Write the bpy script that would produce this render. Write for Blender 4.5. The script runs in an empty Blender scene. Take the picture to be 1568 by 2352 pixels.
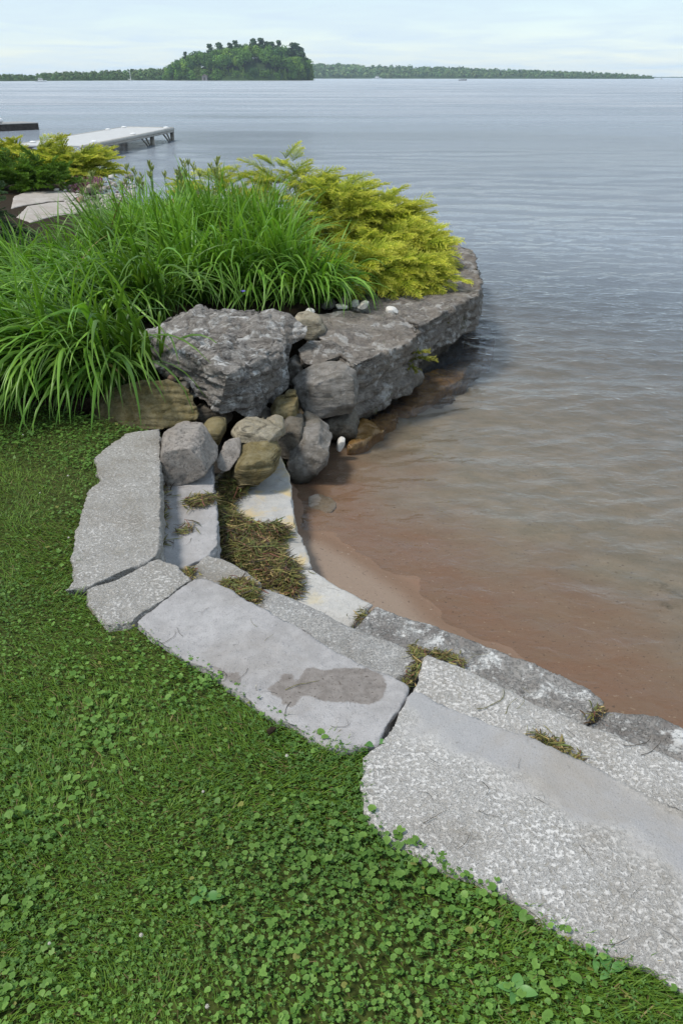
import bpy, bmesh, math, random
import numpy as np
from mathutils import Vector, Matrix

random.seed(11)
RNG = np.random.default_rng(7)
SC = bpy.context.scene
COL = SC.collection
R = math.radians

# ------------------------------------------------------------------ camera
EYE = 1.60                      # metres above the lawn
WATER = -0.45                   # lake level below the lawn
FPX, CX, CY = 1830.0, 784.0, 1176.0      # lens of the photograph (for a 1568 x 2352 picture)
TILT = math.atan(999.0 / FPX)
cam_data = bpy.data.cameras.new('camera')
cam = bpy.data.objects.new('camera', cam_data)
COL.objects.link(cam)
cam.location = (0, 0, EYE)
cam.rotation_euler = (math.pi / 2 - TILT, 0, 0)
cam_data.sensor_fit = 'VERTICAL'
cam_data.sensor_height = 23.2
cam_data.lens = 23.2 * FPX / 2352.0
cam_data.clip_start = 0.05
cam_data.clip_end = 9000
SC.camera = cam

# ------------------------------------------------------------------ sky
SUN_ELEV, SUN_AZ = R(60), R(-112)          # azimuth from +Y towards +X
world = bpy.data.worlds.new('World')
SC.world = world
world.use_nodes = True
wt = world.node_tree
wt.nodes.clear()
w_out = wt.nodes.new('ShaderNodeOutputWorld')
w_bg = wt.nodes.new('ShaderNodeBackground')
w_sky = wt.nodes.new('ShaderNodeTexSky')
w_sky.sky_type = 'NISHITA'
w_sky.sun_disc = False
w_sky.sun_elevation = SUN_ELEV
w_sky.sun_rotation = SUN_AZ
w_sky.altitude = 200
w_sky.air_density = 1.0
w_sky.dust_density = 0.2
w_sky.ozone_density = 1.2
w_tc = wt.nodes.new('ShaderNodeTexCoord')
# project the view direction on a flat cloud layer so that clouds flatten into streaks near the horizon
w_sep = wt.nodes.new('ShaderNodeSeparateXYZ')
wt.links.new(w_tc.outputs['Generated'], w_sep.inputs[0])
def wmath(op, a, b=None, clamp=False):
    n = wt.nodes.new('ShaderNodeMath'); n.operation = op; n.use_clamp = clamp
    for i, v in enumerate((a, b)):
        if v is None: continue
        if isinstance(v, (int, float)): n.inputs[i].default_value = v
        else: wt.links.new(v, n.inputs[i])
    return n.outputs[0]
zc = wmath('ADD', wmath('ABSOLUTE', w_sep.outputs[2]), 0.06)
w_comb = wt.nodes.new('ShaderNodeCombineXYZ')
wt.links.new(wmath('DIVIDE', w_sep.outputs[0], zc), w_comb.inputs[0])
wt.links.new(wmath('DIVIDE', w_sep.outputs[1], zc), w_comb.inputs[1])
w_n = wt.nodes.new('ShaderNodeTexNoise')
w_n.inputs['Scale'].default_value = 0.8
w_n.inputs['Detail'].default_value = 7
w_n.inputs['Roughness'].default_value = 0.6
w_n.inputs['Distortion'].default_value = 0.6
wt.links.new(w_comb.outputs[0], w_n.inputs['Vector'])
w_cf = wt.nodes.new('ShaderNodeMapRange')
w_cf.inputs['From Min'].default_value = 0.33
w_cf.inputs['From Max'].default_value = 0.68
w_cf.inputs['To Min'].default_value = 0.42
w_cf.inputs['To Max'].default_value = 0.96
wt.links.new(w_n.outputs['Fac'], w_cf.inputs['Value'])
w_mix = wt.nodes.new('ShaderNodeMix'); w_mix.data_type = 'RGBA'
wt.links.new(w_cf.outputs[0], w_mix.inputs['Factor'])
wt.links.new(w_sky.outputs[0], w_mix.inputs['A'])
w_mix.inputs['B'].default_value = (4.5, 5.4, 6.15, 1)        # thin high cloud, in the sky texture's own units
wt.links.new(w_mix.outputs['Result'], w_bg.inputs['Color'])
w_bg.inputs['Strength'].default_value = 0.10
wt.links.new(w_bg.outputs[0], w_out.inputs['Surface'])

# ------------------------------------------------------------------ sun (veiled by thin cloud)
sun_data = bpy.data.lights.new('sun', 'SUN')
sun_data.energy = 2.1
sun_data.angle = R(12)
sun_data.color = (1.0, 0.93, 0.84)
sun = bpy.data.objects.new('sun', sun_data)
COL.objects.link(sun)
_d = Vector((math.sin(SUN_AZ) * math.cos(SUN_ELEV), math.cos(SUN_AZ) * math.cos(SUN_ELEV), math.sin(SUN_ELEV)))
sun.rotation_euler = _d.to_track_quat('Z', 'Y').to_euler()
sun.location = (-8, -4, 30)

SC.view_settings.view_transform = 'Standard'
SC.view_settings.look = 'None'
SC.view_settings.exposure = 0.66
SC.view_settings.gamma = 1.0
SC.view_settings.use_curve_mapping = False
SC.render.engine = 'CYCLES'
SC.cycles.max_bounces = 8
SC.cycles.diffuse_bounces = 3
SC.cycles.glossy_bounces = 3
SC.cycles.transmission_bounces = 6
SC.cycles.transparent_max_bounces = 12
SC.cycles.volume_bounces = 1
SC.cycles.sample_clamp_indirect = 6
SC.cycles.use_denoising = True

# ------------------------------------------------------------------ geometry helpers
CT, ST = math.cos(TILT), math.sin(TILT)
def ray(u, v):
    a, b = (u - CX) / FPX, -(v - CY) / FPX
    return a, CT + ST * b, -ST + CT * b
def at(u, v, z=0.0):
    """world point at height z that the photograph shows at (u, v)"""
    x, y, k = ray(u, v)
    s = (z - EYE) / k
    return Vector((x * s, y * s, z))
def aty(u, v, Y):
    """world point at distance Y that the photograph shows at (u, v)"""
    x, y, k = ray(u, v)
    s = Y / y
    return Vector((x * s, Y, EYE + k * s))

def _hash(ix, iy, iz):
    h = (ix.astype(np.uint32) * np.uint32(374761393) + iy.astype(np.uint32) * np.uint32(668265263) + iz.astype(np.uint32) * np.uint32(2246822519))
    h = (h ^ (h >> np.uint32(13))) * np.uint32(1274126177)
    h = h ^ (h >> np.uint32(16))
    return (h & np.uint32(0xFFFFFF)).astype(np.float64) / 0xFFFFFF
def vnoise(p):
    """value noise in -1..1 at the points p (n, 3)"""
    i = np.floor(p).astype(np.int64)
    f = p - i
    f = f * f * f * (f * (f * 6 - 15) + 10)
    o = 0
    for dx in (0, 1):
        wx = f[:, 0] if dx else 1 - f[:, 0]
        for dy in (0, 1):
            wy = f[:, 1] if dy else 1 - f[:, 1]
            for dz in (0, 1):
                wz = f[:, 2] if dz else 1 - f[:, 2]
                o = o + wx * wy * wz * _hash(i[:, 0] + dx, i[:, 1] + dy, i[:, 2] + dz)
    return o * 2 - 1
def fbm(p, octaves=4, gain=0.5):
    p = np.asarray(p, dtype=np.float64)
    o, a = 0, 1.0
    for k in range(octaves):
        o = o + a * vnoise(p * (2.03 ** k) + 17.3 * k)
        a *= gain
    return o

def link(name, me, parent=None):
    ob = bpy.data.objects.new(name, me)
    COL.objects.link(ob)
    if parent is not None:
        ob.parent = parent
    return ob
def tag(o, label=None, cat=None, group=None, kind=None):
    if label: o['label'] = label
    if cat: o['category'] = cat
    if group: o['group'] = group
    if kind: o['kind'] = kind
    return o
def empty(name, loc, label, cat, group=None, rz=0):
    o = bpy.data.objects.new(name, None)
    COL.objects.link(o)
    o.location = loc
    o.rotation_euler.z = rz
    o.empty_display_size = 0.1
    return tag(o, label, cat, group)

def fastmesh(name, V, F, mat, cols=None, smooth=True):
    """mesh from arrays: V (n,3), F (m,k) or a list of such arrays; cols (n,3) -> point colour attribute Col"""
    V = np.asarray(V, dtype=np.float32)
    Fs = F if isinstance(F, list) else [F]
    Fs = [np.asarray(f, dtype=np.int32) for f in Fs if len(f)]
    me = bpy.data.meshes.new(name)
    me.vertices.add(len(V))
    me.vertices.foreach_set('co', V.ravel())
    loops = np.concatenate([f.ravel() for f in Fs])
    tot = np.concatenate([np.full(len(f), f.shape[1], dtype=np.int32) for f in Fs])
    me.loops.add(len(loops))
    me.loops.foreach_set('vertex_index', loops)
    me.polygons.add(len(tot))
    st = np.zeros(len(tot), dtype=np.int32)
    st[1:] = np.cumsum(tot)[:-1]
    me.polygons.foreach_set('loop_start', st)
    if smooth:
        me.polygons.foreach_set('use_smooth', np.ones(len(tot), dtype=bool))
    me.update(calc_edges=True)
    if cols is not None:
        set_col(me, cols)
    if mat: me.materials.append(mat)
    return me
def set_col(me, cols, name='Col'):
    a = me.attributes.new(name, 'FLOAT_COLOR', 'POINT')
    c = np.ones((len(me.vertices), 4), dtype=np.float32)
    c[:, :3] = cols
    a.data.foreach_set('color', c.ravel())
def set_val(me, vals, name):
    a = me.attributes.new(name, 'FLOAT', 'POINT')
    a.data.foreach_set('value', np.asarray(vals, dtype=np.float32))

class MB:
    """collects simple shapes into one mesh"""
    def __init__(self): self.bm = bmesh.new()
    def box(self, c, s, rot=None, bevel=0.0):
        r = bmesh.ops.create_cube(self.bm, size=1.0)
        vs = r['verts']
        M = Matrix.Translation(Vector(c)) @ (rot.to_4x4() if rot else Matrix.Identity(4)) @ Matrix.Diagonal((*s, 1))
        bmesh.ops.transform(self.bm, matrix=M, verts=vs)
        if bevel:
            es = list({e for v in vs for e in v.link_edges})
            bmesh.ops.bevel(self.bm, geom=es, offset=bevel, segments=2, affect='EDGES')
        return self
    def bar(self, a, b, r, n=8, r2=None):
        a, b = Vector(a), Vector(b)
        d = b - a
        q = d.to_track_quat('Z', 'Y').to_matrix().to_4x4()
        M = Matrix.Translation((a + b) / 2) @ q
        bmesh.ops.create_cone(self.bm, cap_ends=True, segments=n, radius1=r, radius2=r if r2 is None else r2, depth=d.length, matrix=M)
        return self
    def ball(self, c, s, sub=2):
        r = bmesh.ops.create_icosphere(self.bm, subdivisions=sub, radius=1.0)
        bmesh.ops.transform(self.bm, matrix=Matrix.Translation(Vector(c)) @ Matrix.Diagonal((*s, 1)), verts=r['verts'])
        return self
    def poly(self, pts, z0, z1):
        lo = [self.bm.verts.new((p[0], p[1], z0)) for p in pts]
        hi = [self.bm.verts.new((p[0], p[1], z1)) for p in pts]
        n = len(pts)
        for i in range(n):
            self.bm.faces.new((lo[i], lo[(i + 1) % n], hi[(i + 1) % n], hi[i]))
        f = self.bm.faces.new(hi); g = self.bm.faces.new(lo[::-1])
        bmesh.ops.triangulate(self.bm, faces=[f, g])
        bmesh.ops.recalc_face_normals(self.bm, faces=self.bm.faces[:])
        return self
    def mesh(self, name, mat, smooth=False):
        me = bpy.data.meshes.new(name)
        self.bm.to_mesh(me); self.bm.free()
        if smooth:
            me.polygons.foreach_set('use_smooth', np.ones(len(me.polygons), dtype=bool))
        if mat: me.materials.append(mat)
        return me
    def build(self, name, mat, parent=None, smooth=False):
        return link(name, self.mesh(name, mat, smooth), parent)

def voxelize(bm, size):
    """uniform skin over a (possibly overlapping) solid"""
    me = bpy.data.meshes.new('tmp'); bm.to_mesh(me); bm.free()
    ob = link('tmp', me)
    m = ob.modifiers.new('r', 'REMESH'); m.mode = 'VOXEL'; m.voxel_size = size; m.use_smooth_shade = True
    dg = bpy.context.evaluated_depsgraph_get()
    out = bpy.data.meshes.new_from_object(ob.evaluated_get(dg))
    bpy.data.objects.remove(ob); bpy.data.meshes.remove(me)
    return out
def get_co(me):
    a = np.empty(len(me.vertices) * 3, dtype=np.float32); me.vertices.foreach_get('co', a)
    n = np.empty(len(me.vertices) * 3, dtype=np.float32); me.vertices.foreach_get('normal', n)
    return a.reshape(-1, 3).astype(np.float64), n.reshape(-1, 3).astype(np.float64)
def put_co(me, V):
    me.vertices.foreach_set('co', V.astype(np.float32).ravel()); me.update()
def rebase(ob, me):
    """origin at the base of the thing"""
    V, _ = get_co(me)
    lo, hi = V.min(0), V.max(0)
    c = np.array([(lo[0] + hi[0]) / 2, (lo[1] + hi[1]) / 2, lo[2]])
    put_co(me, V - c)
    ob.location = c

# ------------------------------------------------------------------ materials
class NT:
    def __init__(self, name):
        self.m = bpy.data.materials.new(name); self.m.use_nodes = True
        self.t = self.m.node_tree; self.t.nodes.clear()
        self.out = self.t.nodes.new('ShaderNodeOutputMaterial')
    def set(self, sock, v):
        if v is None: return
        if hasattr(v, 'links') or isinstance(v, bpy.types.NodeSocket): self.t.links.new(v, sock)
        elif isinstance(v, (tuple, list)) and sock.type == 'RGBA': sock.default_value = (*v[:3], 1)
        else: sock.default_value = v
    def node(self, typ, out=0, _p=None, **kw):
        n = self.t.nodes.new(typ)
        for k, v in (_p or {}).items(): setattr(n, k, v)
        for k, v in kw.items(): self.set(n.inputs[k.replace('_', ' ')], v)
        return n.outputs[out]
    def noise(self, vec, scale, detail=4, rough=0.55, dist=0.0):
        return self.node('ShaderNodeTexNoise', 0, Vector=vec, Scale=scale, Detail=detail, Roughness=rough, Distortion=dist)
    def ramp(self, fac, a, b, lo=0.0, hi=1.0):
        n = self.t.nodes.new('ShaderNodeMapRange'); n.interpolation_type = 'SMOOTHSTEP'
        self.set(n.inputs['Value'], fac); n.inputs['From Min'].default_value = a; n.inputs['From Max'].default_value = b
        n.inputs['To Min'].default_value = lo; n.inputs['To Max'].default_value = hi
        return n.outputs[0]
    def math(self, op, a, b=0.0, clamp=False):
        n = self.t.nodes.new('ShaderNodeMath'); n.operation = op; n.use_clamp = clamp
        self.set(n.inputs[0], a); self.set(n.inputs[1], b)
        return n.outputs[0]
    def mix(self, fac, a, b, blend='MIX'):
        n = self.t.nodes.new('ShaderNodeMix'); n.data_type = 'RGBA'; n.blend_type = blend
        self.set(n.inputs['Factor'], fac); self.set(n.inputs['A'], a); self.set(n.inputs['B'], b)
        return n.outputs['Result']
    def pos(self, scale=(1, 1, 1), obj=False):
        g = self.t.nodes.new('ShaderNodeTexCoord').outputs['Object'] if obj else self.t.nodes.new('ShaderNodeNewGeometry').outputs['Position']
        if scale == (1, 1, 1): return g
        n = self.t.nodes.new('ShaderNodeVectorMath'); n.operation = 'MULTIPLY'
        self.t.links.new(g, n.inputs[0]); n.inputs[1].default_value = scale
        return n.outputs[0]
    def attr(self, name, out='Color'):
        n = self.t.nodes.new('ShaderNodeAttribute'); n.attribute_name = name
        return n.outputs[out]
    def rand(self): return self.t.nodes.new('ShaderNodeObjectInfo').outputs['Random']
    def bump(self, h, dist, strength=1.0, normal=None):
        n = self.t.nodes.new('ShaderNodeBump')
        self.set(n.inputs['Height'], h); n.inputs['Distance'].default_value = dist; n.inputs['Strength'].default_value = strength
        if normal is not None: self.t.links.new(normal, n.inputs['Normal'])
        return n.outputs[0]
    def principled(self, col, rough=0.8, normal=None, spec=0.3, **kw):
        n = self.t.nodes.new('ShaderNodeBsdfPrincipled')
        self.set(n.inputs['Base Color'], col); self.set(n.inputs['Roughness'], rough)
        n.inputs['Specular IOR Level'].default_value = spec
        if normal is not None: self.t.links.new(normal, n.inputs['Normal'])
        for k, v in kw.items(): self.set(n.inputs[k.replace('_', ' ')], v)
        return n.outputs[0]
    def done(self, shader):
        self.t.links.new(shader, self.out.inputs['Surface']); return self.m

def plain(name, col, rough=0.7, spec=0.3, vary=0.15, scale=20, bump=0.0):
    N = NT(name)
    n = N.noise(N.pos(), scale, 5, 0.6)
    c = N.mix(N.ramp(n, 0.3, 0.7), tuple(x * (1 - vary) for x in col), tuple(x * (1 + vary) for x in col))
    return N.done(N.principled(c, rough, N.bump(n, bump) if bump else None, spec))

def stone(name, light, mid, dark, pit=45.0, pit_lo=0.44, pit_hi=0.56, pit_amt=1.0, stain=None, stain_lo=0.55, stain_hi=0.7, stain_scale=3.0,
          strata=0.0, moss=0.0, bump=0.006, rough=0.85, smooth_attr=False, lichen=0.0, wet=False, silt=False, tide=False, cells=0):
    N = NT(name)
    p = N.pos()
    big = N.noise(p, 3.3, 6, 0.6, 0.4)
    pits = N.noise(p, pit * 1.55, 5, 0.66, 0.2)
    fine = N.noise(p, 230, 3, 0.6)
    med = N.noise(p, 17, 6, 0.65)
    base = N.mix(N.ramp(big, 0.35, 0.65), mid, dark)
    base = N.mix(N.ramp(med, 0.35, 0.7, 0, 0.55), base, light)
    soft = N.math('MULTIPLY', N.math('SUBTRACT', N.noise(p, 5.5, 4, 0.6), 0.5), 0.26)
    pf = N.ramp(N.math('ADD', pits, soft), pit_lo - 0.03, pit_hi + 0.05)
    pf = N.math('MULTIPLY', pf, pit_amt)
    if cells:        # little round solution pits, some deep, some healed
        wv = N.t.nodes.new('ShaderNodeVectorMath'); wv.operation = 'MULTIPLY_ADD'
        nz = N.t.nodes.new('ShaderNodeTexNoise'); N.set(nz.inputs['Vector'], p); nz.inputs['Scale'].default_value = 60; nz.inputs['Detail'].default_value = 3
        N.t.links.new(nz.outputs['Color'], wv.inputs[0]); wv.inputs[1].default_value = (0.030, 0.030, 0.030); N.t.links.new(p, wv.inputs[2])
        vo = N.t.nodes.new('ShaderNodeTexVoronoi'); N.t.links.new(wv.outputs[0], vo.inputs['Vector']); vo.inputs['Scale'].default_value = cells
        sp = N.t.nodes.new('ShaderNodeSeparateColor'); N.t.links.new(vo.outputs['Color'], sp.inputs[0])
        open_ = N.math('MULTIPLY', N.ramp(vo.outputs['Distance'], 0.22, 0.55, 1.0, 0.0), N.ramp(N.math('ADD', sp.outputs[0], soft), 0.38, 0.62))
        open_ = N.math('MULTIPLY', open_, N.ramp(N.noise(p, 120, 3, 0.6), 0.36, 0.56))
        if smooth_attr:
            open_ = N.math('MULTIPLY', open_, N.ramp(N.attr('smoothness', 'Fac'), 0.55, 0.1))
        pf = N.math('MULTIPLY', pf, N.math('SUBTRACT', 1.0, N.math('MULTIPLY', open_, 0.6)))
    if smooth_attr:
        sm_ = N.math('ADD', N.attr('smoothness', 'Fac'), N.math('MULTIPLY', N.math('SUBTRACT', N.noise(p, 7, 6, 0.7), 0.5), 1.1))
        pf = N.math('MULTIPLY', pf, N.ramp(sm_, 0.85, 0.15))
        base = N.mix(N.ramp(sm_, 0.2, 0.9, 0, 0.9), base, (0.325, 0.322, 0.326))
    c = N.mix(pf, base, light)
    if cells:
        c = N.mix(N.math('MULTIPLY', open_, N.ramp(N.noise(p, 2.6, 5, 0.6), 0.36, 0.62, 0.10, 0.60)), c, (dark[0] * 0.80, dark[1] * 0.77, dark[2] * 0.70))
    # tiny pits and grains
    c = N.mix(N.ramp(fine, 0.30, 0.44, 0.55, 0.0), c, tuple(x * 0.45 for x in dark))
    c = N.mix(N.ramp(fine, 0.62, 0.74, 0.0, 0.35), c, tuple(min(0.9, x * 1.25) for x in light))
    if strata:
        sw = N.noise(N.pos((2.5, 2.5, 30)), 1.0, 5, 0.6, 0.6)
        line = N.ramp(N.math('ABSOLUTE', N.math('SUBTRACT', sw, 0.5)), 0.0, 0.035, strata, 0.0)
        c = N.mix(N.math('MULTIPLY', line, N.ramp(N.noise(p, 4, 3, 0.6), 0.40, 0.62)), c, tuple(x * 0.25 for x in dark))
    if lichen:
        l = N.ramp(N.noise(p, 9, 7, 0.7, 0.5), 0.53, 0.60, 0, lichen)
        c = N.mix(l, c, (0.62, 0.62, 0.60))
        l2 = N.ramp(N.noise(p, 14, 6, 0.7, 0.3), 0.58, 0.66, 0, lichen * 0.6)
        c = N.mix(l2, c, (0.075, 0.072, 0.068))
    if stain:
        s = N.ramp(N.noise(N.pos((1.0, 1.0, 1.7)), stain_scale, 6, 0.62, 0.5), stain_lo, stain_hi)
        c = N.mix(s, c, stain)
    # broad dirt: greyed, browned patches and dark flecks
    dirt = N.ramp(N.noise(p, 2.1, 7, 0.68, 0.6), 0.45, 0.70, 0, 0.55)
    c = N.mix(dirt, c, (mid[0] * 0.68, mid[1] * 0.62, mid[2] * 0.54))
    c = N.mix(N.ramp(N.noise(p, 33, 3, 0.6), 0.68, 0.75, 0, 0.6), c, tuple(x * 0.42 for x in mid))
    if silt:
        e = N.math('ADD', N.attr('silt', 'Fac'), N.math('MULTIPLY', N.math('SUBTRACT', N.noise(p, 60, 5, 0.7), 0.5), 0.026))
        sc = N.mix(N.ramp(N.noise(p, 30, 6, 0.65), 0.35, 0.65), (0.175, 0.155, 0.140), (0.235, 0.212, 0.195))
        sc = N.mix(N.ramp(N.noise(p, 85, 4, 0.6), 0.60, 0.68, 0, 0.8), sc, (0.075, 0.062, 0.048))
        c = N.mix(N.ramp(e, -0.004, 0.004), c, sc)
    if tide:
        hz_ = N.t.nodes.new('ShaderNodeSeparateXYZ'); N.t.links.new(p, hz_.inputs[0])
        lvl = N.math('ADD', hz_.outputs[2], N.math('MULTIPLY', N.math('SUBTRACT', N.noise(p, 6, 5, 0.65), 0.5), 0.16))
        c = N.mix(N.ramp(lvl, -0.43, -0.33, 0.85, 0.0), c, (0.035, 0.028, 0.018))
    if moss:
        geo = N.t.nodes.new('ShaderNodeNewGeometry')
        mm = N.ramp(N.noise(p, 7, 6, 0.7), 0.60, 0.68, 0, moss)
        c = N.mix(mm, c, (0.055, 0.065, 0.012))
    h = N.math('ADD', N.math('MULTIPLY', pf, 0.6), N.math('MULTIPLY', med, 0.8))
    nb = N.bump(h, bump)
    nb = N.bump(fine, bump * 0.35, 1.0, nb)
    if strata:
        nb = N.bump(sw, bump * 1.2, 0.8, nb)
    return N.done(N.principled(c, 0.25 if wet else rough, nb, 0.5 if wet else 0.25))

def leafmat(name, attr=True, col=(0.05, 0.13, 0.02), vary=0.35, trans=0.35, rough=0.45, spec=0.35, tip=None):
    N = NT(name)
    if attr:
        c = N.attr('Col')
        if vary:
            h = N.ramp(N.rand(), 0, 1, 1 - vary, 1 + vary)
            n = N.t.nodes.new('ShaderNodeVectorMath'); n.operation = 'SCALE'
            N.t.links.new(c, n.inputs[0]); N.t.links.new(h, n.inputs['Scale']); c = n.outputs[0]
    else:
        c = N.mix(N.rand(), tuple(x * (1 - vary) for x in col), tuple(x * (1 + vary) for x in col))
    s = N.principled(c, rough, None, spec)
    tc = N.mix(1.0, c, (1.0, 1.0, 0.55), 'MULTIPLY')
    t = N.node('ShaderNodeBsdfTranslucent', 0, Color=tc)
    m = N.t.nodes.new('ShaderNodeMixShader')
    m.inputs[0].default_value = trans
    N.t.links.new(s, m.inputs[1]); N.t.links.new(t, m.inputs[2])
    return N.done(m.outputs[0])

M = {}
# coping slabs
M['pitted'] = stone('pitted_limestone', (0.484, 0.467, 0.440), (0.332, 0.312, 0.279), (0.257, 0.240, 0.208), pit=50, pit_lo=0.40, pit_hi=0.58, bump=0.007, cells=85)
M['pitted_white'] = stone('white_pitted_limestone', (0.593, 0.575, 0.548), (0.415, 0.395, 0.362), (0.323, 0.306, 0.274), pit=56, pit_lo=0.36, pit_hi=0.56, bump=0.007, smooth_attr=True, cells=75)
M['smooth_grey'] = stone('smooth_grey_limestone', (0.446, 0.432, 0.428), (0.328, 0.318, 0.316), (0.280, 0.270, 0.266), pit=30, pit_lo=0.56, pit_hi=0.70, pit_amt=0.7, bump=0.005, silt=True)
M['step_grey'] = stone('step_grey_limestone', (0.456, 0.442, 0.437), (0.335, 0.325, 0.323), (0.286, 0.275, 0.272), pit=30, pit_lo=0.56, pit_hi=0.70, pit_amt=0.7, bump=0.005)
M['sawn_grey'] = stone('rough_grey_limestone', (0.510, 0.504, 0.490), (0.357, 0.349, 0.332), (0.281, 0.269, 0.251), pit=60, pit_lo=0.46, pit_hi=0.60, pit_amt=0.8, bump=0.008)
M['yellowish'] = stone('yellow_tinged_limestone', (0.504, 0.490, 0.456), (0.395, 0.394, 0.384), (0.353, 0.344, 0.328), pit=30, pit_lo=0.54, pit_hi=0.72, pit_amt=0.6, stain=(0.50, 0.40, 0.23), stain_lo=0.47, stain_hi=0.62, stain_scale=5.0, bump=0.005)
M['pale'] = stone('pale_limestone', (0.554, 0.544, 0.518), (0.437, 0.427, 0.405), (0.378, 0.357, 0.324), pit=30, pit_lo=0.5, pit_hi=0.7, pit_amt=0.7, stain=(0.50, 0.45, 0.34), stain_lo=0.55, stain_hi=0.7, stain_scale=5.0, bump=0.006)
M['weathered'] = stone('weathered_limestone', (0.46, 0.45, 0.43), (0.24, 0.225, 0.21), (0.16, 0.145, 0.135), pit=35, pit_lo=0.5, pit_hi=0.6, bump=0.012, lichen=0.9)
# boulders
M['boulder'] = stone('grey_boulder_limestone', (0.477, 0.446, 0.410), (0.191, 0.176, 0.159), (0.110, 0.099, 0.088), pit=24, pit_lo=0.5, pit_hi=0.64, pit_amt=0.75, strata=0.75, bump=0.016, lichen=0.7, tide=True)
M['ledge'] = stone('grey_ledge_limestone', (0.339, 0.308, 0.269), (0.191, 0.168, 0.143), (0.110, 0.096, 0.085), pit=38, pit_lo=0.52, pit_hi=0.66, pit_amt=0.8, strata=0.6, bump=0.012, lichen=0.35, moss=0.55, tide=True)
M['round_grey'] = stone('light_grey_boulder', (0.445, 0.405, 0.368), (0.329, 0.295, 0.262), (0.249, 0.220, 0.193), pit=40, pit_lo=0.55, pit_hi=0.68, pit_amt=0.6, bump=0.016)
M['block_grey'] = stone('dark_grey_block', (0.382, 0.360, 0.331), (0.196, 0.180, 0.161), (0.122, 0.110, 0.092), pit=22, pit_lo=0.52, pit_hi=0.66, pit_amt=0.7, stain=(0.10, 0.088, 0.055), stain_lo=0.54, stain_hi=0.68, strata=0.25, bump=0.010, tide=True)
M['olive'] = stone('olive_sandstone', (0.34, 0.30, 0.19), (0.225, 0.18, 0.08), (0.14, 0.11, 0.042), pit=30, pit_lo=0.55, pit_hi=0.7, pit_amt=0.5, strata=0.9, bump=0.016)
M['tan'] = stone('tan_flat_stone', (0.50, 0.45, 0.36), (0.37, 0.32, 0.23), (0.26, 0.225, 0.15), pit=30, pit_lo=0.5, pit_hi=0.68, pit_amt=0.7, strata=0.75, bump=0.016)
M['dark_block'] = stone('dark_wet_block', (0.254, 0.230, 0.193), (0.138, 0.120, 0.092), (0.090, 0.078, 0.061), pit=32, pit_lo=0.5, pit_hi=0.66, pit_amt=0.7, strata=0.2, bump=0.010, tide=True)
M['submerged'] = stone('brown_submerged_stone', (0.34, 0.205, 0.075), (0.235, 0.130, 0.038), (0.12, 0.065, 0.022), pit=20, pit_lo=0.5, pit_hi=0.7, pit_amt=0.7, bump=0.006, wet=True)
M['tan_wet'] = stone('brown_grey_rock', (0.30, 0.27, 0.23), (0.20, 0.165, 0.13), (0.13, 0.105, 0.08), pit=30, pit_lo=0.5, pit_hi=0.66, pit_amt=0.7, bump=0.008)
M['white_stone'] = stone('white_cobble', (0.74, 0.72, 0.68), (0.62, 0.59, 0.54), (0.48, 0.45, 0.40), pit=30, pit_lo=0.5, pit_hi=0.7, bump=0.004)
M['red_stone'] = stone('reddish_cobble', (0.40, 0.27, 0.20), (0.30, 0.18, 0.13), (0.2, 0.12, 0.09), pit=40, bump=0.004)
M['soil'] = plain('dark_soil', (0.035, 0.026, 0.016), 0.95, 0.1, 0.4, 60, 0.02)
M['turf'] = plain('turf_thatch', (0.045, 0.058, 0.014), 0.95, 0.1, 0.5, 60, 0.01)
M['gravel'] = plain('stone_base', (0.05, 0.045, 0.04), 0.95, 0.1, 0.4, 80, 0.02)
M['leaf'] = leafmat('daylily_leaf', True, trans=0.38, rough=0.38, spec=0.45)
M['foliage'] = leafmat('foliage', True, trans=0.30, rough=0.55, spec=0.2, vary=0.16)
M['turfleaf'] = leafmat('turf_leaf', True, trans=0.28, rough=0.5, spec=0.3, vary=0.0)
M['weed'] = leafmat('water_weed', True, trans=0.12, rough=0.55, spec=0.3, vary=0.0)
M['bark'] = plain('bark', (0.10, 0.075, 0.05), 0.9, 0.1, 0.4, 30, 0.01)
M['twig'] = plain('dry_twig', (0.05, 0.038, 0.025), 0.8, 0.2, 0.4, 60)
M['twig_green'] = plain('dried_reed', (0.13, 0.12, 0.035), 0.7, 0.2, 0.4, 60)

# ================================================================== THE SETTING
def outline(px, z): return [at(u, v, z) for u, v in px]

# --- lake bed: signed distance from the waterline
W_PX = [(420, 1020), (600, 1050), (672, 1100), (700, 1222), (760, 1238), (830, 1275), (900, 1320), (955, 1358), (990, 1396), (1036, 1434), (1090, 1462), (1170, 1508),
        (1250, 1562), (1390, 1650), (1568, 1735), (1900, 1890), (2500, 2230)]
W_PTS = np.array([[p.x, p.y] for p in outline(W_PX, WATER)])
W_PTS = np.vstack([[-60, 9.0], [-4.0, 7.0], W_PTS])
def shore_dist(x, y):
    P = np.stack([x, y], 1)
    best = np.full(len(P), 1e9); sign = np.ones(len(P))
    for a, b in zip(W_PTS[:-1], W_PTS[1:]):
        d = b - a; L2 = d @ d
        t = np.clip(((P - a) @ d) / L2, 0, 1)
        q = P - a - t[:, None] * d
        dist = np.hypot(q[:, 0], q[:, 1])
        cr = d[0] * (P[:, 1] - a[1]) - d[1] * (P[:, 0] - a[0])
        m = dist < best - 1e-9
        best[m] = dist[m]; sign[m] = np.where(cr[m] >= 0, 1, -1)
    return best * sign
def bed_z(x, y):
    s = shore_dist(x, y)
    z = np.where(s < 0, np.minimum(0.05, -s * 0.16), -np.minimum(s, 3.0) * 0.085 - np.clip(s - 3.0, 0, 1e9) * 0.10)
    z = np.maximum(z, -4.0)
    return z + WATER, s
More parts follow.
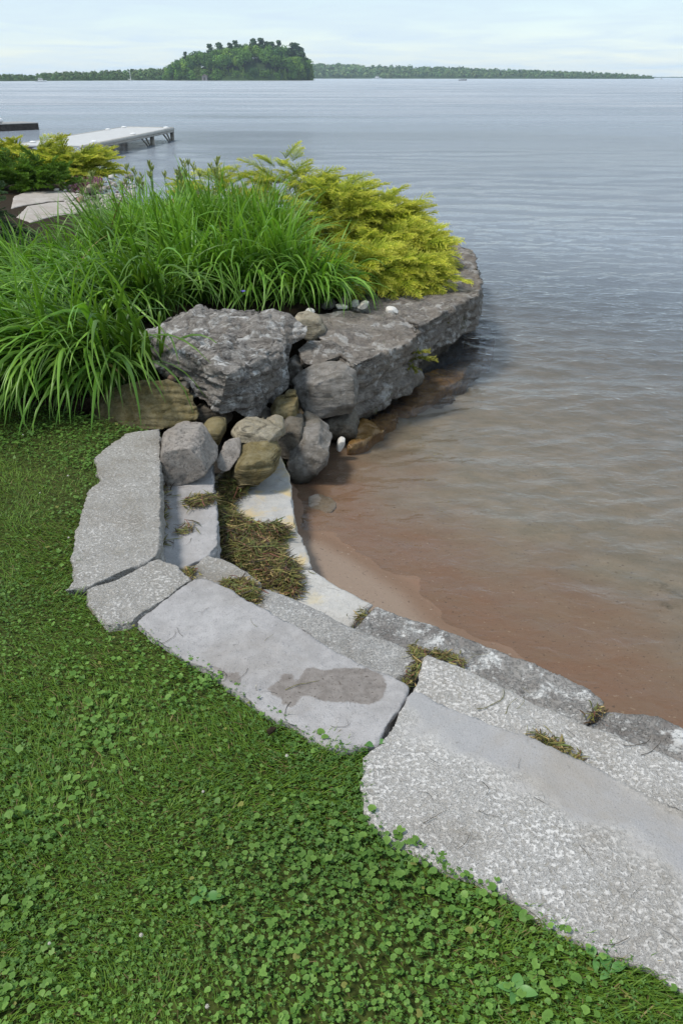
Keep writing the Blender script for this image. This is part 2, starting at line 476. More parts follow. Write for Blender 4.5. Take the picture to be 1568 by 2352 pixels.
def axis(a, b, lo, hi, step, grow):
    c = list(np.arange(a, b + step / 2, step))
    s, v = step, c[-1]
    while v < hi:
        s *= grow; v += s; c.append(v)
    s, v, l = step, c[0], []
    while v > lo:
        s *= grow; v -= s; l.append(v)
    return np.array(l[::-1] + c)
def sheet(xs, ys):
    X, Y = np.meshgrid(xs, ys)
    n, m = X.shape
    idx = np.arange(n * m).reshape(n, m)
    F = np.stack([idx[:-1, :-1].ravel(), idx[:-1, 1:].ravel(), idx[1:, 1:].ravel(), idx[1:, :-1].ravel()], 1)
    return X.ravel(), Y.ravel(), F

xs = axis(-1.5, 3.5, -3200, 3200, 0.05, 1.10)
ys = axis(2.3, 8.0, -6, 3200, 0.05, 1.08)
X, Y, F = sheet(xs, ys)
Z, S = bed_z(X, Y)
rip = fbm(np.stack([X * 5, Y * 9, X * 0], 1), 3)
Z = Z + rip * np.where(np.abs(X) + np.abs(Y) < 30, 0.012, 0.0) * np.clip(0.3 + S, 0.1, 1.2)
me = fastmesh('lake_bed', np.stack([X, Y, Z], 1), F, None)
set_val(me, S, 'shore')
N = NT('sand_bed')
p = N.pos()
s = N.attr('shore', 'Fac')
wob = N.math('MULTIPLY', N.math('SUBTRACT', N.noise(p, 1.6, 5, 0.6), 0.5), 1.6)
sw = N.math('ADD', s, wob)
grain = N.noise(p, 320, 3, 0.7)
clump = N.noise(N.pos((1, 1.6, 1)), 6, 6, 0.65)
dry = N.mix(grain, (0.220, 0.162, 0.120), (0.315, 0.235, 0.178))
wet = N.mix(grain, (0.170, 0.100, 0.064), (0.275, 0.172, 0.118))
wet = N.mix(N.ramp(clump, 0.35, 0.65, 0, 0.7), wet, (0.215, 0.145, 0.100))
silt = N.mix(N.ramp(clump, 0.35, 0.65), (0.195, 0.180, 0.146), (0.255, 0.225, 0.185))
damp = N.mix(grain, (0.165, 0.100, 0.064), (0.235, 0.155, 0.105))
dry = N.mix(N.ramp(N.math('ADD', s, N.math('MULTIPLY', wob, 0.06)), -0.16, -0.03), dry, damp)
c = N.mix(N.ramp(s, -0.02, 0.05), dry, wet)
c = N.mix(N.ramp(sw, 0.10, 1.25), c, silt)
c = N.mix(N.ramp(N.noise(p, 2.3, 6, 0.7), 0.63, 0.72, 0, 0.6), c, (0.06, 0.055, 0.03))
c = N.mix(N.ramp(N.noise(p, 75, 2, 0.5), 0.66, 0.72, 0, 0.75), c, (0.07, 0.05, 0.04))
c = N.mix(N.ramp(N.noise(p, 55, 2, 0.5), 0.68, 0.74, 0, 0.6), c, (0.36, 0.30, 0.24))
nb = N.bump(grain, 0.002)
nb = N.bump(N.noise(N.pos((1, 2, 1)), 14, 4, 0.6), 0.01, 0.6, nb)
me.materials.append(N.done(N.principled(c, 0.75, nb, 0.25)))
tag(link('lake_bed', me), kind='structure')

# --- the lake: real waves close by, bump further out where the mesh is too coarse for them
xs = axis(-1.0, 3.4, -3200, 3200, 0.026, 1.05)
ys = axis(2.6, 8.5, 2.0, 3200, 0.022, 1.015)
X, Y, F = sheet(xs, ys)
stepy = np.interp(Y, ys, np.gradient(ys)); stepx = np.interp(X, xs, np.gradient(xs))
step = np.maximum(stepy, stepx * 0.6)
near = np.hypot(X, Y) < 140
Z = np.zeros(len(X))
xn, yn, sn = X[near], Y[near], step[near]
S = shore_dist(xn, yn)
calm = 0.08 + 0.47 * np.clip(S / 0.7, 0, 1) + 0.45 * np.clip((S - 0.3) / 3.0, 0, 1)
warp = fbm(np.stack([xn * 0.35, yn * 0.35, xn * 0], 1), 2) * 1.1
zn = np.zeros(len(xn))
rw = np.random.default_rng(5)
for lam in np.geomspace(0.14, 1.9, 46):
    th = rw.normal(0.10, 0.42)                    # crests lie across the view, the wind comes down the lake
    k = 2 * math.pi / lam
    amp = 0.034 * (1.6 if lam < 0.45 else 0.9 if lam < 0.9 else 0.5) / k
    env = 0.6 + 0.4 * np.sin(xn * rw.uniform(0.3, 1.1) + yn * rw.uniform(0.5, 1.6) + rw.uniform(0, 6))
    ph = k * (math.sin(th) * xn + math.cos(th) * yn) + warp * min(3.0, 0.9 / lam + 0.6) + rw.uniform(0, 6.28)
    fade = np.clip(1.6 - sn * 6.0 / lam, 0, 1)
    w = np.sin(ph) + 0.25 * np.cos(2 * ph) if rw.random() < 0.45 else 0.62 - 1.5 * np.abs(np.sin(ph / 2)) ** 1.25      # some wavelets have sharp crests
    zn += amp * env * fade * w * calm ** (1.0 if lam > 0.35 else 0.6)
Z[near] = zn * 1.25
me = fastmesh('lake_water', np.stack([X, Y, Z + WATER], 1), F, None)
S = np.hypot(X, Y); S[near] = shore_dist(X[near], Y[near])
set_val(me, S, 'shore')
N = NT('lake_water')
s = N.attr('shore', 'Fac')
geo = N.pos()
far1 = N.noise(N.pos((0.9, 2.2, 1)), 2.6, 6, 0.62, 0.4)
far2 = N.noise(N.pos((0.50, 1.0, 1)), 0.12, 10, 0.56, 0.15)       # same steepness at every size, so that some ripple is seen at every distance
fine = N.noise(N.pos((1.0, 1.35, 1)), 11, 3, 0.5, 0.6)
wind = N.ramp(N.noise(N.pos((0.25, 1.0, 1)), 0.045, 4, 0.6), 0.35, 0.7, 0.55, 1.15)
k_far = N.ramp(s, 1.0, 10, 0.0, 1.0)
gust = N.ramp(N.noise(N.pos((0.22, 1.0, 1)), 0.16, 8, 0.72), 0.36, 0.64, 0.45, 1.5)
h = N.math('ADD', N.math('MULTIPLY', N.math('MULTIPLY', far1, k_far), N.math('MULTIPLY', wind, 0.13)), N.math('MULTIPLY', N.math('MULTIPLY', far2, k_far), 1.1))
h = N.math('ADD', h, N.math('MULTIPLY', fine, N.ramp(s, 0.1, 4.0, 0.008, 0.018)))
nb = N.bump(h, 1.0)
fres = N.node('ShaderNodeFresnel', 0, IOR=1.333, Normal=nb)
gl = N.node('ShaderNodeBsdfGlossy', 0, Color=(1, 1, 1), Roughness=N.math('MULTIPLY', N.ramp(s, 4.0, 75.0, 0.03, 0.42), gust), Normal=nb)     # far ripples finer than a pixel act as gloss
tr = N.node('ShaderNodeBsdfTransparent', 0, Color=(0.93, 0.90, 0.83))
murk = N.node('ShaderNodeBsdfDiffuse', 0, Color=(0.195, 0.222, 0.252))
# suspended silt hides the bed the deeper the water gets
turb = N.ramp(s, 0.2, 9.5, 0.03, 0.97)
m1 = N.t.nodes.new('ShaderNodeMixShader'); N.t.links.new(turb, m1.inputs[0]); N.t.links.new(tr, m1.inputs[1]); N.t.links.new(murk, m1.inputs[2])
m2 = N.t.nodes.new('ShaderNodeMixShader'); N.t.links.new(fres, m2.inputs[0]); N.t.links.new(m1.outputs[0], m2.inputs[1]); N.t.links.new(gl, m2.inputs[2])
me.materials.append(N.done(m2.outputs[0]))
tag(link('lake_water', me), kind='structure')

# --- lawn, planting bed and the base under the stones
LAWN_EDGE = [(369, 985), (287, 994), (254, 1019), (219, 1049), (223, 1085), (233, 1103), (200, 1127), (169, 1239), (162, 1281), (172, 1328), (158, 1352),
             (200, 1357), (202, 1378), (244, 1434), (303, 1429), (320, 1428), (345, 1442), (403, 1483), (492, 1532), (586, 1597), (708, 1672), (845, 1712), (841, 1740), (836, 1808), (850, 1860),
             (903, 1899), (970, 1940), (1086, 1993), (1172, 2035), (1253, 2099), (1368, 2155), (1496, 2206), (1568, 2249), (1700, 2330)]
lawn_xy = [at(u, v, 0) for u, v in LAWN_EDGE]
lawn_poly = [(p.x, p.y) for p in lawn_xy] + [(3.0, 0.55), (3.0, -3.0), (-9, -3.0), (-9, 5.2), (-3.2, 4.6), (-2.0, 4.35)]
ob = MB().poly(lawn_poly, -0.75, -0.022).build('lawn_ground', M['turf']); tag(ob, kind='structure')
def inside(poly, x, y):
    c = np.zeros(len(x), bool)
    n = len(poly)
    for i in range(n):
        x1, y1 = poly[i][:2]; x2, y2 = poly[(i + 1) % n][:2]
        if y1 == y2: continue
        t = ((y1 > y) != (y2 > y)) & (x < (x2 - x1) * (y - y1) / (y2 - y1) + x1)
        c ^= t
    return c
bed_poly = [(-9, 5.15), (-3.2, 4.55), (-2.0, 4.3), (-1.55, 4.2), (-1.1, 4.55), (-0.75, 5.0), (-0.45, 5.55), *[(at(u, v, 0).x, at(u, v, 0).y) for u, v in ((690, 706), (730, 702), (800, 674), (865, 645), (910, 610), (930, 570), (940, 540))], (0.2, 10.2), (-1.5, 11.0),
            (-3.2, 12.0), (-4.3, 14.5), (-5.4, 18.5), (-8, 22.5), (-14, 25), (-14, 8)]
ob = MB().poly(bed_poly, -1.2, 0.0).build('planting_bed_ground', M['soil']); tag(ob, kind='structure')
# stony base under the two upper rows of slabs
def prism(name, px, z, mat, bottom=-0.8):
    ob = MB().poly([(p.x, p.y) for p in outline(px, z)], bottom, z).build(name, mat)
    return tag(ob, kind='structure')
prism('gravel_base', [(250, 985), (372, 970), (420, 985), (398, 1290), (440, 1320), (480, 1350), (900, 1545), (955, 1580), (1600, 1900), (1700, 2100), (1500, 2180), (960, 1900), (850, 1650), (400, 1450), (250, 1400), (190, 1340)], -0.155, M['gravel'])
prism('gravel_base', [(372, 975), (505, 960), (518, 1270), (620, 1345), (960, 1545), (1350, 1690), (1650, 1830), (1600, 1900), (955, 1600), (430, 1345), (380, 1290)], -0.30, M['gravel'])
prism('gravel_base', [(470, 1000), (640, 1020), (672, 1215), (700, 1310), (840, 1395), (1050, 1480), (1240, 1550), (1370, 1640), (1660, 1760), (1600, 1850), (960, 1560), (500, 1320)], -0.41, M['gravel'])

# ================================================================== COPING SLABS
def slab(name, px, z, thick, mat, label, group, zs=None, vox=0.0085, top_amp=0.003, side_amp=0.009, shrink=0.0015, smooth_line=None, part=None, scallop=None):
    """a quarried slab: outline seen in the photograph at height z, split faces at its sides"""
    P = [at(u, v, z) for u, v in px]
    pts = np.array([[p.x, p.y] for p in P])
    # close spacing along the edge
    out = []
    n = len(pts)
    for i in range(n):
        a, b = pts[i], pts[(i + 1) % n]
        k = max(1, int(np.hypot(*(b - a)) / 0.03))
        for t in range(k): out.append(a + (b - a) * t / k)
    out = np.array(out)
    d = np.roll(out, -1, 0) - np.roll(out, 1, 0)
    nn = np.stack([d[:, 1], -d[:, 0]], 1); nn /= np.linalg.norm(nn, axis=1)[:, None] + 1e-9
    area = 0.5 * np.sum(out[:, 0] * np.roll(out[:, 1], -1) - np.roll(out[:, 0], -1) * out[:, 1])
    if area < 0: nn = -nn
    seed = random.uniform(0, 50)
    w = fbm(np.stack([out[:, 0] * 11 + seed, out[:, 1] * 11, np.zeros(len(out))], 1), 3)
    out = out + nn * (w * 0.0045 - shrink)[:, None]
    mb = MB(); mb.poly([tuple(q) for q in out], z - thick, z)
    me = voxelize(mb.bm, vox)
    V, Nn = get_co(me)
    top = np.clip((Nn[:, 2] - 0.4) / 0.5, 0, 1)
    f1 = fbm(V * 9 + seed, 3); f2 = fbm(V * 38 + seed, 2)
    sm = 1.0
    if smooth_line is not None:
        (a, b), width = smooth_line
        a = at(*a, z); b = at(*b, z)
        dx, dy = b.x - a.x, b.y - a.y; L = math.hypot(dx, dy)
        dist = ((V[:, 0] - a.x) * dy - (V[:, 1] - a.y) * dx) / L
        dist = np.abs(dist + 0.05 * f1)
        sv = np.clip(1.25 - dist / width, 0, 1)
        sm = 1 - 0.8 * sv
    disp = top * (f1 * top_amp + f2 * top_amp * 0.55 * sm)
    side = (1 - top) * (Nn[:, 2] > -0.5)
    sx = fbm(np.stack([V[:, 0] * 16, V[:, 1] * 16, V[:, 2] * 34], 1) + seed, 3)
    h = Nn.copy(); h[:, 2] *= 0.2
    V2 = V + Nn * disp[:, None] + h * (side * sx * side_amp)[:, None]
    put_co(me, V2)
    if smooth_line is not None: set_val(me, sv, 'smoothness')
    me.materials.append(M[mat])
    ob = link(name, me); rebase(ob, me)
    return tag(ob, label, 'stone slab', group)

G1, G2, G3 = 'top row of stone coping slabs beside the lawn', 'middle row of stone slabs', 'lowest row of stone slabs at the water'
slab('stone_slab', [(368, 984), (287, 995), (254, 1019), (219, 1049), (223, 1085), (233, 1103), (200, 1127), (169, 1239), (162, 1281), (172, 1328), (153, 1354), (207, 1347), (272, 1319), (362, 1277), (371, 1230), (371, 1127)],
     0.0, 0.14, 'pitted', 'long pitted pale slab at the top beside the lawn, its end under the long leaves', G1)
slab('stone_slab', [(200, 1354), (272, 1326), (363, 1282), (404, 1298), (441, 1333), (385, 1375), (319, 1413), (303, 1432), (244, 1438), (200, 1377)],
     0.0, 0.13, 'pitted', 'short pitted slab wedged between the long pitted slab and the smooth stained grey slab', G1)
slab('stone_slab', [(314, 1429), (370, 1380), (445, 1328), (466, 1326), (497, 1335), (586, 1387), (694, 1441), (811, 1516), (895, 1548), (942, 1574), (933, 1600), (886, 1675), (865, 1709), (780, 1720), (708, 1690), (586, 1620), (492, 1550), (403, 1500), (342, 1460)],
     0.0, 0.13, 'smooth_grey', 'smooth blue-grey slab with a brown dried silt stain on its top', G1, top_amp=0.0015)
slab('stone_slab', [(872, 1706), (938, 1600), (950, 1583), (1066, 1638), (1162, 1673), (1205, 1688), (1286, 1726), (1339, 1750), (1502, 1827), (1568, 1856), (1760, 1950), (1780, 2340), (1700, 2360), (1568, 2275), (1496, 2230), (1368, 2180), (1253, 2120), (1172, 2060), (1086, 2018), (970, 1965), (895, 1930), (835, 1870), (820, 1808), (830, 1740)],
     0.0, 0.13, 'pitted_white', 'biggest slab, whitish and pitted with a smooth grey band along its lake side', G1, vox=0.0095, top_amp=0.004, smooth_line=(((1130, 1690), (1640, 1985)), 0.15))
slab('stone_slab', [(378, 1040), (488, 1025), (489, 1082), (497, 1164), (502, 1253), (481, 1274), (422, 1304), (385, 1300), (345, 1290), (350, 1100)],
     -0.135, 0.14, 'step_grey', 'grey step slab below the long pitted slab, strewn with weed, a boulder on its far end', G2, top_amp=0.002)
slab('stone_slab', [(426, 1308), (476, 1274), (511, 1281), (576, 1319), (602, 1337), (590, 1352), (560, 1365), (470, 1375), (420, 1350)],
     -0.135, 0.13, 'pitted', 'small wedge-shaped pitted slab between two tufts of washed-up weed', G2)
slab('stone_slab', [(590, 1358), (610, 1350), (680, 1376), (755, 1412), (801, 1438), (834, 1450), (933, 1487), (957, 1516), (943, 1546), (890, 1560), (800, 1560), (640, 1440), (570, 1385)],
     -0.125, 0.13, 'sawn_grey', 'narrow rough grey slab squeezed between the smooth stained slab and the water-side slabs', G2)
slab('stone_slab', [(980, 1502), (1071, 1534), (1152, 1574), (1219, 1610), (1296, 1641), (1344, 1661), (1392, 1678), (1464, 1707), (1568, 1745), (1760, 1830), (1720, 1960), (1560, 1880), (1400, 1800), (1250, 1740), (1100, 1680), (944, 1600), (946, 1582)],
     -0.095, 0.20, 'pitted_white', 'long white slab running out of frame behind the biggest slab', G2)
slab('stone_slab', [(560, 1030), (640, 1040), (652, 1059), (666, 1094), (671, 1141), (680, 1220), (692, 1230), (704, 1272), (718, 1302), (690, 1302), (660, 1320), (560, 1320), (490, 1270), (490, 1100)],
     -0.28, 0.20, 'yellowish', 'yellow-tinged flat slab at the water, half buried in a heap of brown weed', G3, top_amp=0.002)
slab('stone_slab', [(680, 1314), (688, 1306), (720, 1306), (779, 1347), (854, 1385), (838, 1410), (805, 1440), (780, 1460), (640, 1400), (600, 1360)],
     -0.275, 0.20, 'pale', 'plain pale slab at the water between the yellow-tinged slab and the lichen-spotted slab', G3, top_amp=0.002)
slab('stone_slab', [(862, 1392), (913, 1410), (989, 1434), (1066, 1463), (1143, 1489), (1229, 1520), (1296, 1554), (1353, 1587), (1387, 1611), (1384, 1632), (1346, 1659), (1300, 1690), (1150, 1640), (960, 1560), (790, 1470), (838, 1419)],
     -0.20, 0.28, 'weathered', 'long lichen-spotted dark slab with a ragged edge at the sand', G3, side_amp=0.02, top_amp=0.006)
slab('stone_slab', [(1386, 1634), (1440, 1633), (1511, 1645), (1568, 1673), (1760, 1755), (1740, 1850), (1560, 1790), (1420, 1720), (1350, 1668)],
     -0.20, 0.28, 'weathered', 'dark brown weathered slab at the water reaching out of frame', G3, side_amp=0.02, top_amp=0.006)

# dried silt marks of their own shape on the smooth slab
SILT = [[(612, 1582), (640, 1562), (650, 1548), (672, 1548), (678, 1566), (690, 1556), (702, 1534), (718, 1532), (742, 1540), (790, 1534), (842, 1534), (878, 1550), (888, 1574), (880, 1604), (848, 1618), (812, 1614), (780, 1612), (742, 1612), (708, 1598), (690, 1600), (682, 1616), (668, 1626), (648, 1618), (644, 1602), (626, 1594)],
        [(476, 1522), (505, 1536), (520, 1546), (548, 1544), (553, 1556), (550, 1576), (530, 1566), (506, 1548)], [(690, 1444), (720, 1436), (764, 1470), (757, 1480), (735, 1474)]]
ob = bpy.data.objects['stone_slab.002']
V, _ = get_co(ob.data)
V = V + np.array(ob.location)
best = np.full(len(V), -1.0)
for px in SILT:
    A = np.array([[p.x, p.y] for p in outline(px, 0.0)])
    d_ = np.full(len(V), 9.0)
    for a, b in zip(A, np.roll(A, -1, 0)):
        d = b - a; t = np.clip(((V[:, :2] - a) @ d) / (d @ d), 0, 1)
        d_ = np.minimum(d_, np.linalg.norm(V[:, :2] - a - t[:, None] * d, axis=1))
    best = np.maximum(best, np.where(inside([tuple(q) for q in A], V[:, 0], V[:, 1]), d_, -d_))
set_val(ob.data, best, 'silt')

# ================================================================== BOULDERS AND LEDGES
def hullpts(bm, pts):
    vs = [bm.verts.new(p) for p in pts]
    r = bmesh.ops.convex_hull(bm, input=vs)
    junk = [g for g in r['geom_interior'] if isinstance(g, bmesh.types.BMVert)] + [g for g in r['geom_unused'] if isinstance(g, bmesh.types.BMVert)]
    bmesh.ops.delete(bm, geom=list(set(junk)), context='VERTS')
def ring(px, Y, depth, k=0.72):
    """the outline seen at distance Y, swelling to the front and back of it"""
    P = [aty(u, v, Y) for u, v in px]
    c = sum(P, Vector()) / len(P)
    o = list(P)
    for s in (-0.5, 0.5):
        for p in P:
            q = c + (p - c) * k + Vector((0, s * depth, 0)); o.append(q)
    return o
def rock(name, hulls, mat, label, cat='boulder', group=None, vox=0.016, amp=0.018, freq=7.0, strata=0.0, layer=0.05, round_=0, chip=0.0, seed=None, facets=14, cut=(0.84, 0.98)):
    bm = bmesh.new()
    for h in hulls:
        b2 = bmesh.new(); hullpts(b2, h)
        t = bpy.data.meshes.new('t'); b2.to_mesh(t); b2.free(); bm.from_mesh(t); bpy.data.meshes.remove(t)
    me = voxelize(bm, vox)
    if round_:
        b = bmesh.new(); b.from_mesh(me)
        for _ in range(round_): bmesh.ops.smooth_vert(b, verts=b.verts[:], factor=0.5, use_axis_x=True, use_axis_y=True, use_axis_z=True)
        b.to_mesh(me); b.free(); me.update()
    V, Nn = get_co(me)
    sd = random.uniform(0, 90) if seed is None else seed
    rf = np.random.default_rng(int(sd * 1000))
    cen = (V.max(0) + V.min(0)) / 2; half = (V.max(0) - V.min(0)) / 2
    for _ in range(facets):                       # clean fracture planes
        nrm = rf.normal(size=3); nrm /= np.linalg.norm(nrm)
        pr = (V - cen) @ nrm
        ex = np.maximum(0, pr - pr.max() * rf.uniform(*cut))
        V = V - nrm * ex[:, None]
    put_co(me, V); V, Nn = get_co(me)
    amp = amp * 0.62
    d = amp * fbm(V * freq + sd, 4, 0.5)
    if chip:       # flat chips and dents
        r = fbm(V * freq * 0.6 + sd + 40, 2)
        d = d - chip * np.clip(np.abs(r) * 2.2 - 0.25, 0, 1)
        e = 1 - np.abs(fbm(V * freq * 1.4 + sd + 70, 3))
        d = d - chip * 0.8 * np.clip((e - 0.86) / 0.14, 0, 1)
    if strata:     # bedding planes: recessed seams and ledges of uneven depth
        q = V[:, 2] + 0.035 * fbm(V * np.array([2.2, 2.2, 3.0]) + sd, 2) + 0.10 * (V[:, 0] * 0.2)
        t = q / layer
        fr = t - np.floor(t)
        lay = _hash(np.floor(t).astype(np.int64), np.full(len(t), int(sd)), np.zeros(len(t), np.int64))
        patchy = np.clip(0.5 + 1.1 * fbm(V * np.array([5, 5, 2.]) + sd + 9, 2), 0, 1)
        sidey = np.clip(1.15 - np.abs(Nn[:, 2]), 0, 1)
        seam = np.exp(-((fr - 0.5) / 0.13) ** 2)
        d = d - strata * sidey * (seam * patchy * 1.0 + (lay - 0.5) * 0.9)
        sm = fbm(np.stack([V[:, 0] * 9, V[:, 1] * 9, V[:, 2] * 40], 1) + sd, 3)
        d = d + strata * 0.35 * sm * sidey
    put_co(me, V + Nn * d[:, None])
    me.materials.append(M[mat])
    ob = link(name, me); rebase(ob, me)
    return tag(ob, label, cat, group)
def zy(*pts): return [aty(*p) for p in pts]
GB = 'boulders piled at the end of the wall'
# the big grey wedge: sloping top, nose towards the steps
rock('boulder', [zy((326, 775, 4.85), (345, 745, 5.05), (395, 714, 5.1), (468, 700, 5.15), (534, 709, 5.2), (590, 706, 5.2), (640, 735, 5.0), (662, 764, 4.75), (655, 800, 4.62), (522, 858, 4.10), (430, 810, 4.35),
                     (345, 850, 4.62), (425, 885, 4.36), (458, 922, 4.26), (500, 952, 4.14), (580, 962, 4.28), (617, 950, 4.4), (640, 880, 4.55), (360, 860, 5.2), (600, 880, 5.2), (470, 820, 5.3))],
     'boulder', 'biggest grey craggy boulder, wedge-shaped with cracked layers and a sloping top', 'boulder', GB, vox=0.010, amp=0.030, freq=6.5, strata=0.026, layer=0.055, chip=0.026, facets=0)
rock('boulder', [zy((583, 704, 5.25), (620, 704, 5.25), (668, 722, 5.2), (712, 748, 5.15), (704, 780, 5.1), (668, 800, 5.05), (640, 785, 5.05), (620, 740, 5.1), (600, 760, 5.5), (690, 760, 5.5)),
                 zy((640, 780, 5.0), (672, 790, 4.95), (660, 900, 4.75), (615, 940, 4.62), (590, 900, 4.7), (640, 860, 5.1), (600, 820, 5.1))],
     'boulder', 'grey overhanging boulder tucked behind the right shoulder of the biggest boulder', 'boulder', GB, vox=0.013, amp=0.018, strata=0.018, layer=0.06, chip=0.012)
rock('boulder', [zy((205, 935, 4.35), (232, 905, 4.3), (300, 874, 4.25), (370, 868, 4.2), (436, 893, 4.15), (464, 942, 4.1), (455, 965, 4.05), (400, 985, 4.02), (280, 990, 4.02), (215, 975, 4.1),
                     (300, 880, 4.55), (420, 890, 4.5), (230, 960, 4.5), (440, 960, 4.5), (225, 990, 4.4), (440, 990, 4.3))],
     'olive', 'long low olive-brown layered boulder half hidden under hanging leaves', 'boulder', GB, vox=0.009, amp=0.018, strata=0.020, layer=0.045, chip=0.012, facets=5, cut=(0.92, 0.99))
rock('boulder', [ring([(668, 878), (700, 848), (790, 835), (818, 852), (826, 905), (812, 935), (740, 948), (690, 935)], 4.86, 0.44, 0.8)],
     'block_grey', 'rounded dark grey block standing on another rock beside the water ledge', 'boulder', GB, vox=0.013, amp=0.016, chip=0.010, strata=0.006, round_=2)
rock('boulder', [ring([(715, 955), (760, 935), (815, 935), (828, 970), (815, 1000), (765, 1002), (728, 990)], 4.88, 0.4, 0.8)],
     'dark_block', 'dark rock at the waterline carrying the rounded grey block', 'boulder', GB, vox=0.014, amp=0.018, chip=0.012)
rock('boulder', [zy((668, 812, 5.05), (684, 800, 5.12), (708, 782, 5.3), (778, 784, 5.3), (792, 806, 5.2), (776, 830, 5.06), (740, 840, 5.0), (690, 826, 5.0), (700, 850, 5.1), (770, 845, 5.15), (760, 820, 5.5))],
     'ledge', 'flat grey stone bridging the gap between the overhang and the water ledge', 'boulder', GB, vox=0.011, amp=0.010, strata=0.010, layer=0.045, chip=0.006)
rock('boulder', [ring([(668, 726), (702, 717), (734, 728), (750, 752), (748, 776), (716, 782), (690, 770)], 5.62, 0.26, 0.8)],
     'tan', 'smooth tan stone bedded on the ledge behind the overhanging boulder', 'boulder', GB, vox=0.012, amp=0.007, round_=3)
rock('boulder', [ring([(618, 940), (632, 915), (685, 912), (692, 945), (672, 962), (625, 962)], 4.5, 0.24, 0.8)],
     'olive', 'angular olive stone chocked under the biggest boulder', 'boulder', GB, vox=0.010, amp=0.010, chip=0.008)
rock('boulder', [ring([(654, 903), (664, 897), (680, 898), (680, 912), (658, 914)], 4.55, 0.08, 0.8)],
     'olive', 'tiny olive chock stone above the angular olive stone', 'boulder', GB, vox=0.006, amp=0.005)
rock('boulder', [ring([(690, 960), (700, 945), (744, 973), (735, 982), (700, 980)], 4.55, 0.16, 0.8)],
     'dark_block', 'small flat triangular stone under the rounded grey block', 'boulder', GB, vox=0.008, amp=0.006)
rock('boulder', [ring([(632, 975), (668, 958), (698, 965), (705, 1005), (690, 1035), (650, 1048), (625, 1020)], 4.36, 0.34, 0.8)],
     'dark_block', 'dark squarish rock wedged behind the flat cream stone', 'boulder', GB, vox=0.012, amp=0.014, chip=0.010)
rock('boulder', [ring([(660, 1020), (700, 985), (735, 977), (770, 1000), (760, 1035), (735, 1070), (700, 1090), (668, 1085), (655, 1055)], 4.30, 0.40, 0.78)],
     'block_grey', 'coarse grey boulder standing in the shallow water beside the steps', 'boulder', GB, vox=0.013, amp=0.020, chip=0.012)
rock('boulder', [ring([(460, 990), (470, 970), (500, 964), (520, 972), (520, 1000), (500, 1022), (470, 1015)], 4.0, 0.24, 0.8)],
     'olive', 'smooth rounded yellow-olive stone behind the grey rounded boulder', 'boulder', GB, vox=0.010, amp=0.006, round_=4)
rock('boulder', [ring([(604, 968), (632, 958), (655, 968), (660, 990), (630, 1000), (605, 985)], 4.12, 0.2, 0.8)],
     'tan', 'tan stone peeping out behind the flat cream stone', 'boulder', GB, vox=0.010, amp=0.008, chip=0.006)
rock('boulder', [ring([(524, 985), (545, 967), (585, 968), (648, 985), (656, 1000), (640, 1010), (560, 1006), (530, 1000)], 3.92, 0.26, 0.62)],
     'tan', 'flat cream stone lying across the top of the olive boulder', 'boulder', GB, vox=0.009, amp=0.008, strata=0.007, layer=0.03, chip=0.005)
rock('boulder', [zy((495, 1055, 3.66), (520, 1005, 3.78), (548, 994, 3.84), (556, 1000, 3.85), (554, 1045, 3.72), (530, 1080, 3.62), (512, 1090, 3.58), (498, 1078, 3.62),
                    (510, 1060, 3.76), (545, 1010, 3.93), (515, 1085, 3.70), (548, 1050, 3.80))],
     'round_grey', 'flat triangular stone propped upright against the olive boulder', 'boulder', GB, vox=0.008, amp=0.005, chip=0.004)
rock('boulder', [ring([(510, 1095), (540, 1030), (575, 1015), (615, 1012), (648, 1030), (645, 1062), (610, 1090), (560, 1108), (520, 1110)], 3.80, 0.40, 0.72)],
     'olive', 'big round olive boulder sitting on the lowest slab under the cream stone', 'boulder', GB, vox=0.011, amp=0.013, strata=0.008, layer=0.05, chip=0.008, round_=2)
rock('boulder', [ring([(370, 1012), (378, 992), (405, 982), (455, 986), (474, 1000), (486, 1025), (508, 1050), (490, 1072), (430, 1098), (392, 1092), (374, 1060)], 3.62, 0.36, 0.80)],
     'round_grey', 'smooth light grey rounded boulder resting on the step slab', 'boulder', GB, vox=0.011, amp=0.013, chip=0.008, round_=1, seed=12.0, facets=9, cut=(0.90, 0.99))

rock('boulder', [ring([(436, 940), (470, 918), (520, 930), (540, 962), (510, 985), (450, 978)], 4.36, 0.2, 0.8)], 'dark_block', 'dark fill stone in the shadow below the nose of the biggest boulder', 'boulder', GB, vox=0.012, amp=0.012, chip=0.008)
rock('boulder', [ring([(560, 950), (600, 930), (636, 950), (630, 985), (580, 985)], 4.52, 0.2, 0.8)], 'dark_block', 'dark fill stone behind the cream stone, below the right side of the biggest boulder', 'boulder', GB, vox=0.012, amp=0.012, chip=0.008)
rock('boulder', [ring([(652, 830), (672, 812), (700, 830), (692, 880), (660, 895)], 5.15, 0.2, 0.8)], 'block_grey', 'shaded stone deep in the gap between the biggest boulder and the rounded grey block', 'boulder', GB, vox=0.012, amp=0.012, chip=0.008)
GL = 'rock ledges along the water'
def ledge(name, px, ztop, lip, label, inset=0.10, base=-0.62, seed=None):
    top = [at(u, v, ztop) for u, v in px]
    c = sum(top, Vector()) / len(top)
    h1 = [Vector((p.x, p.y, ztop)) for p in top] + [Vector((c.x + (p.x - c.x) * 0.985, c.y + (p.y - c.y) * 0.985, lip)) for p in top]
    h2 = []
    for p in top:
        d = Vector((p.x - c.x, p.y - c.y, 0)); L = d.length
        q = c + d * max(0.3, (L - inset) / L)
        h2 += [Vector((q.x, q.y, lip + 0.06)), Vector((q.x, q.y, base))]
    return rock(name, [h1, h2], 'ledge', label, 'rock ledge', GL, vox=0.016, amp=0.030, freq=5, strata=0.038, layer=0.08, chip=0.022, seed=seed, facets=0)
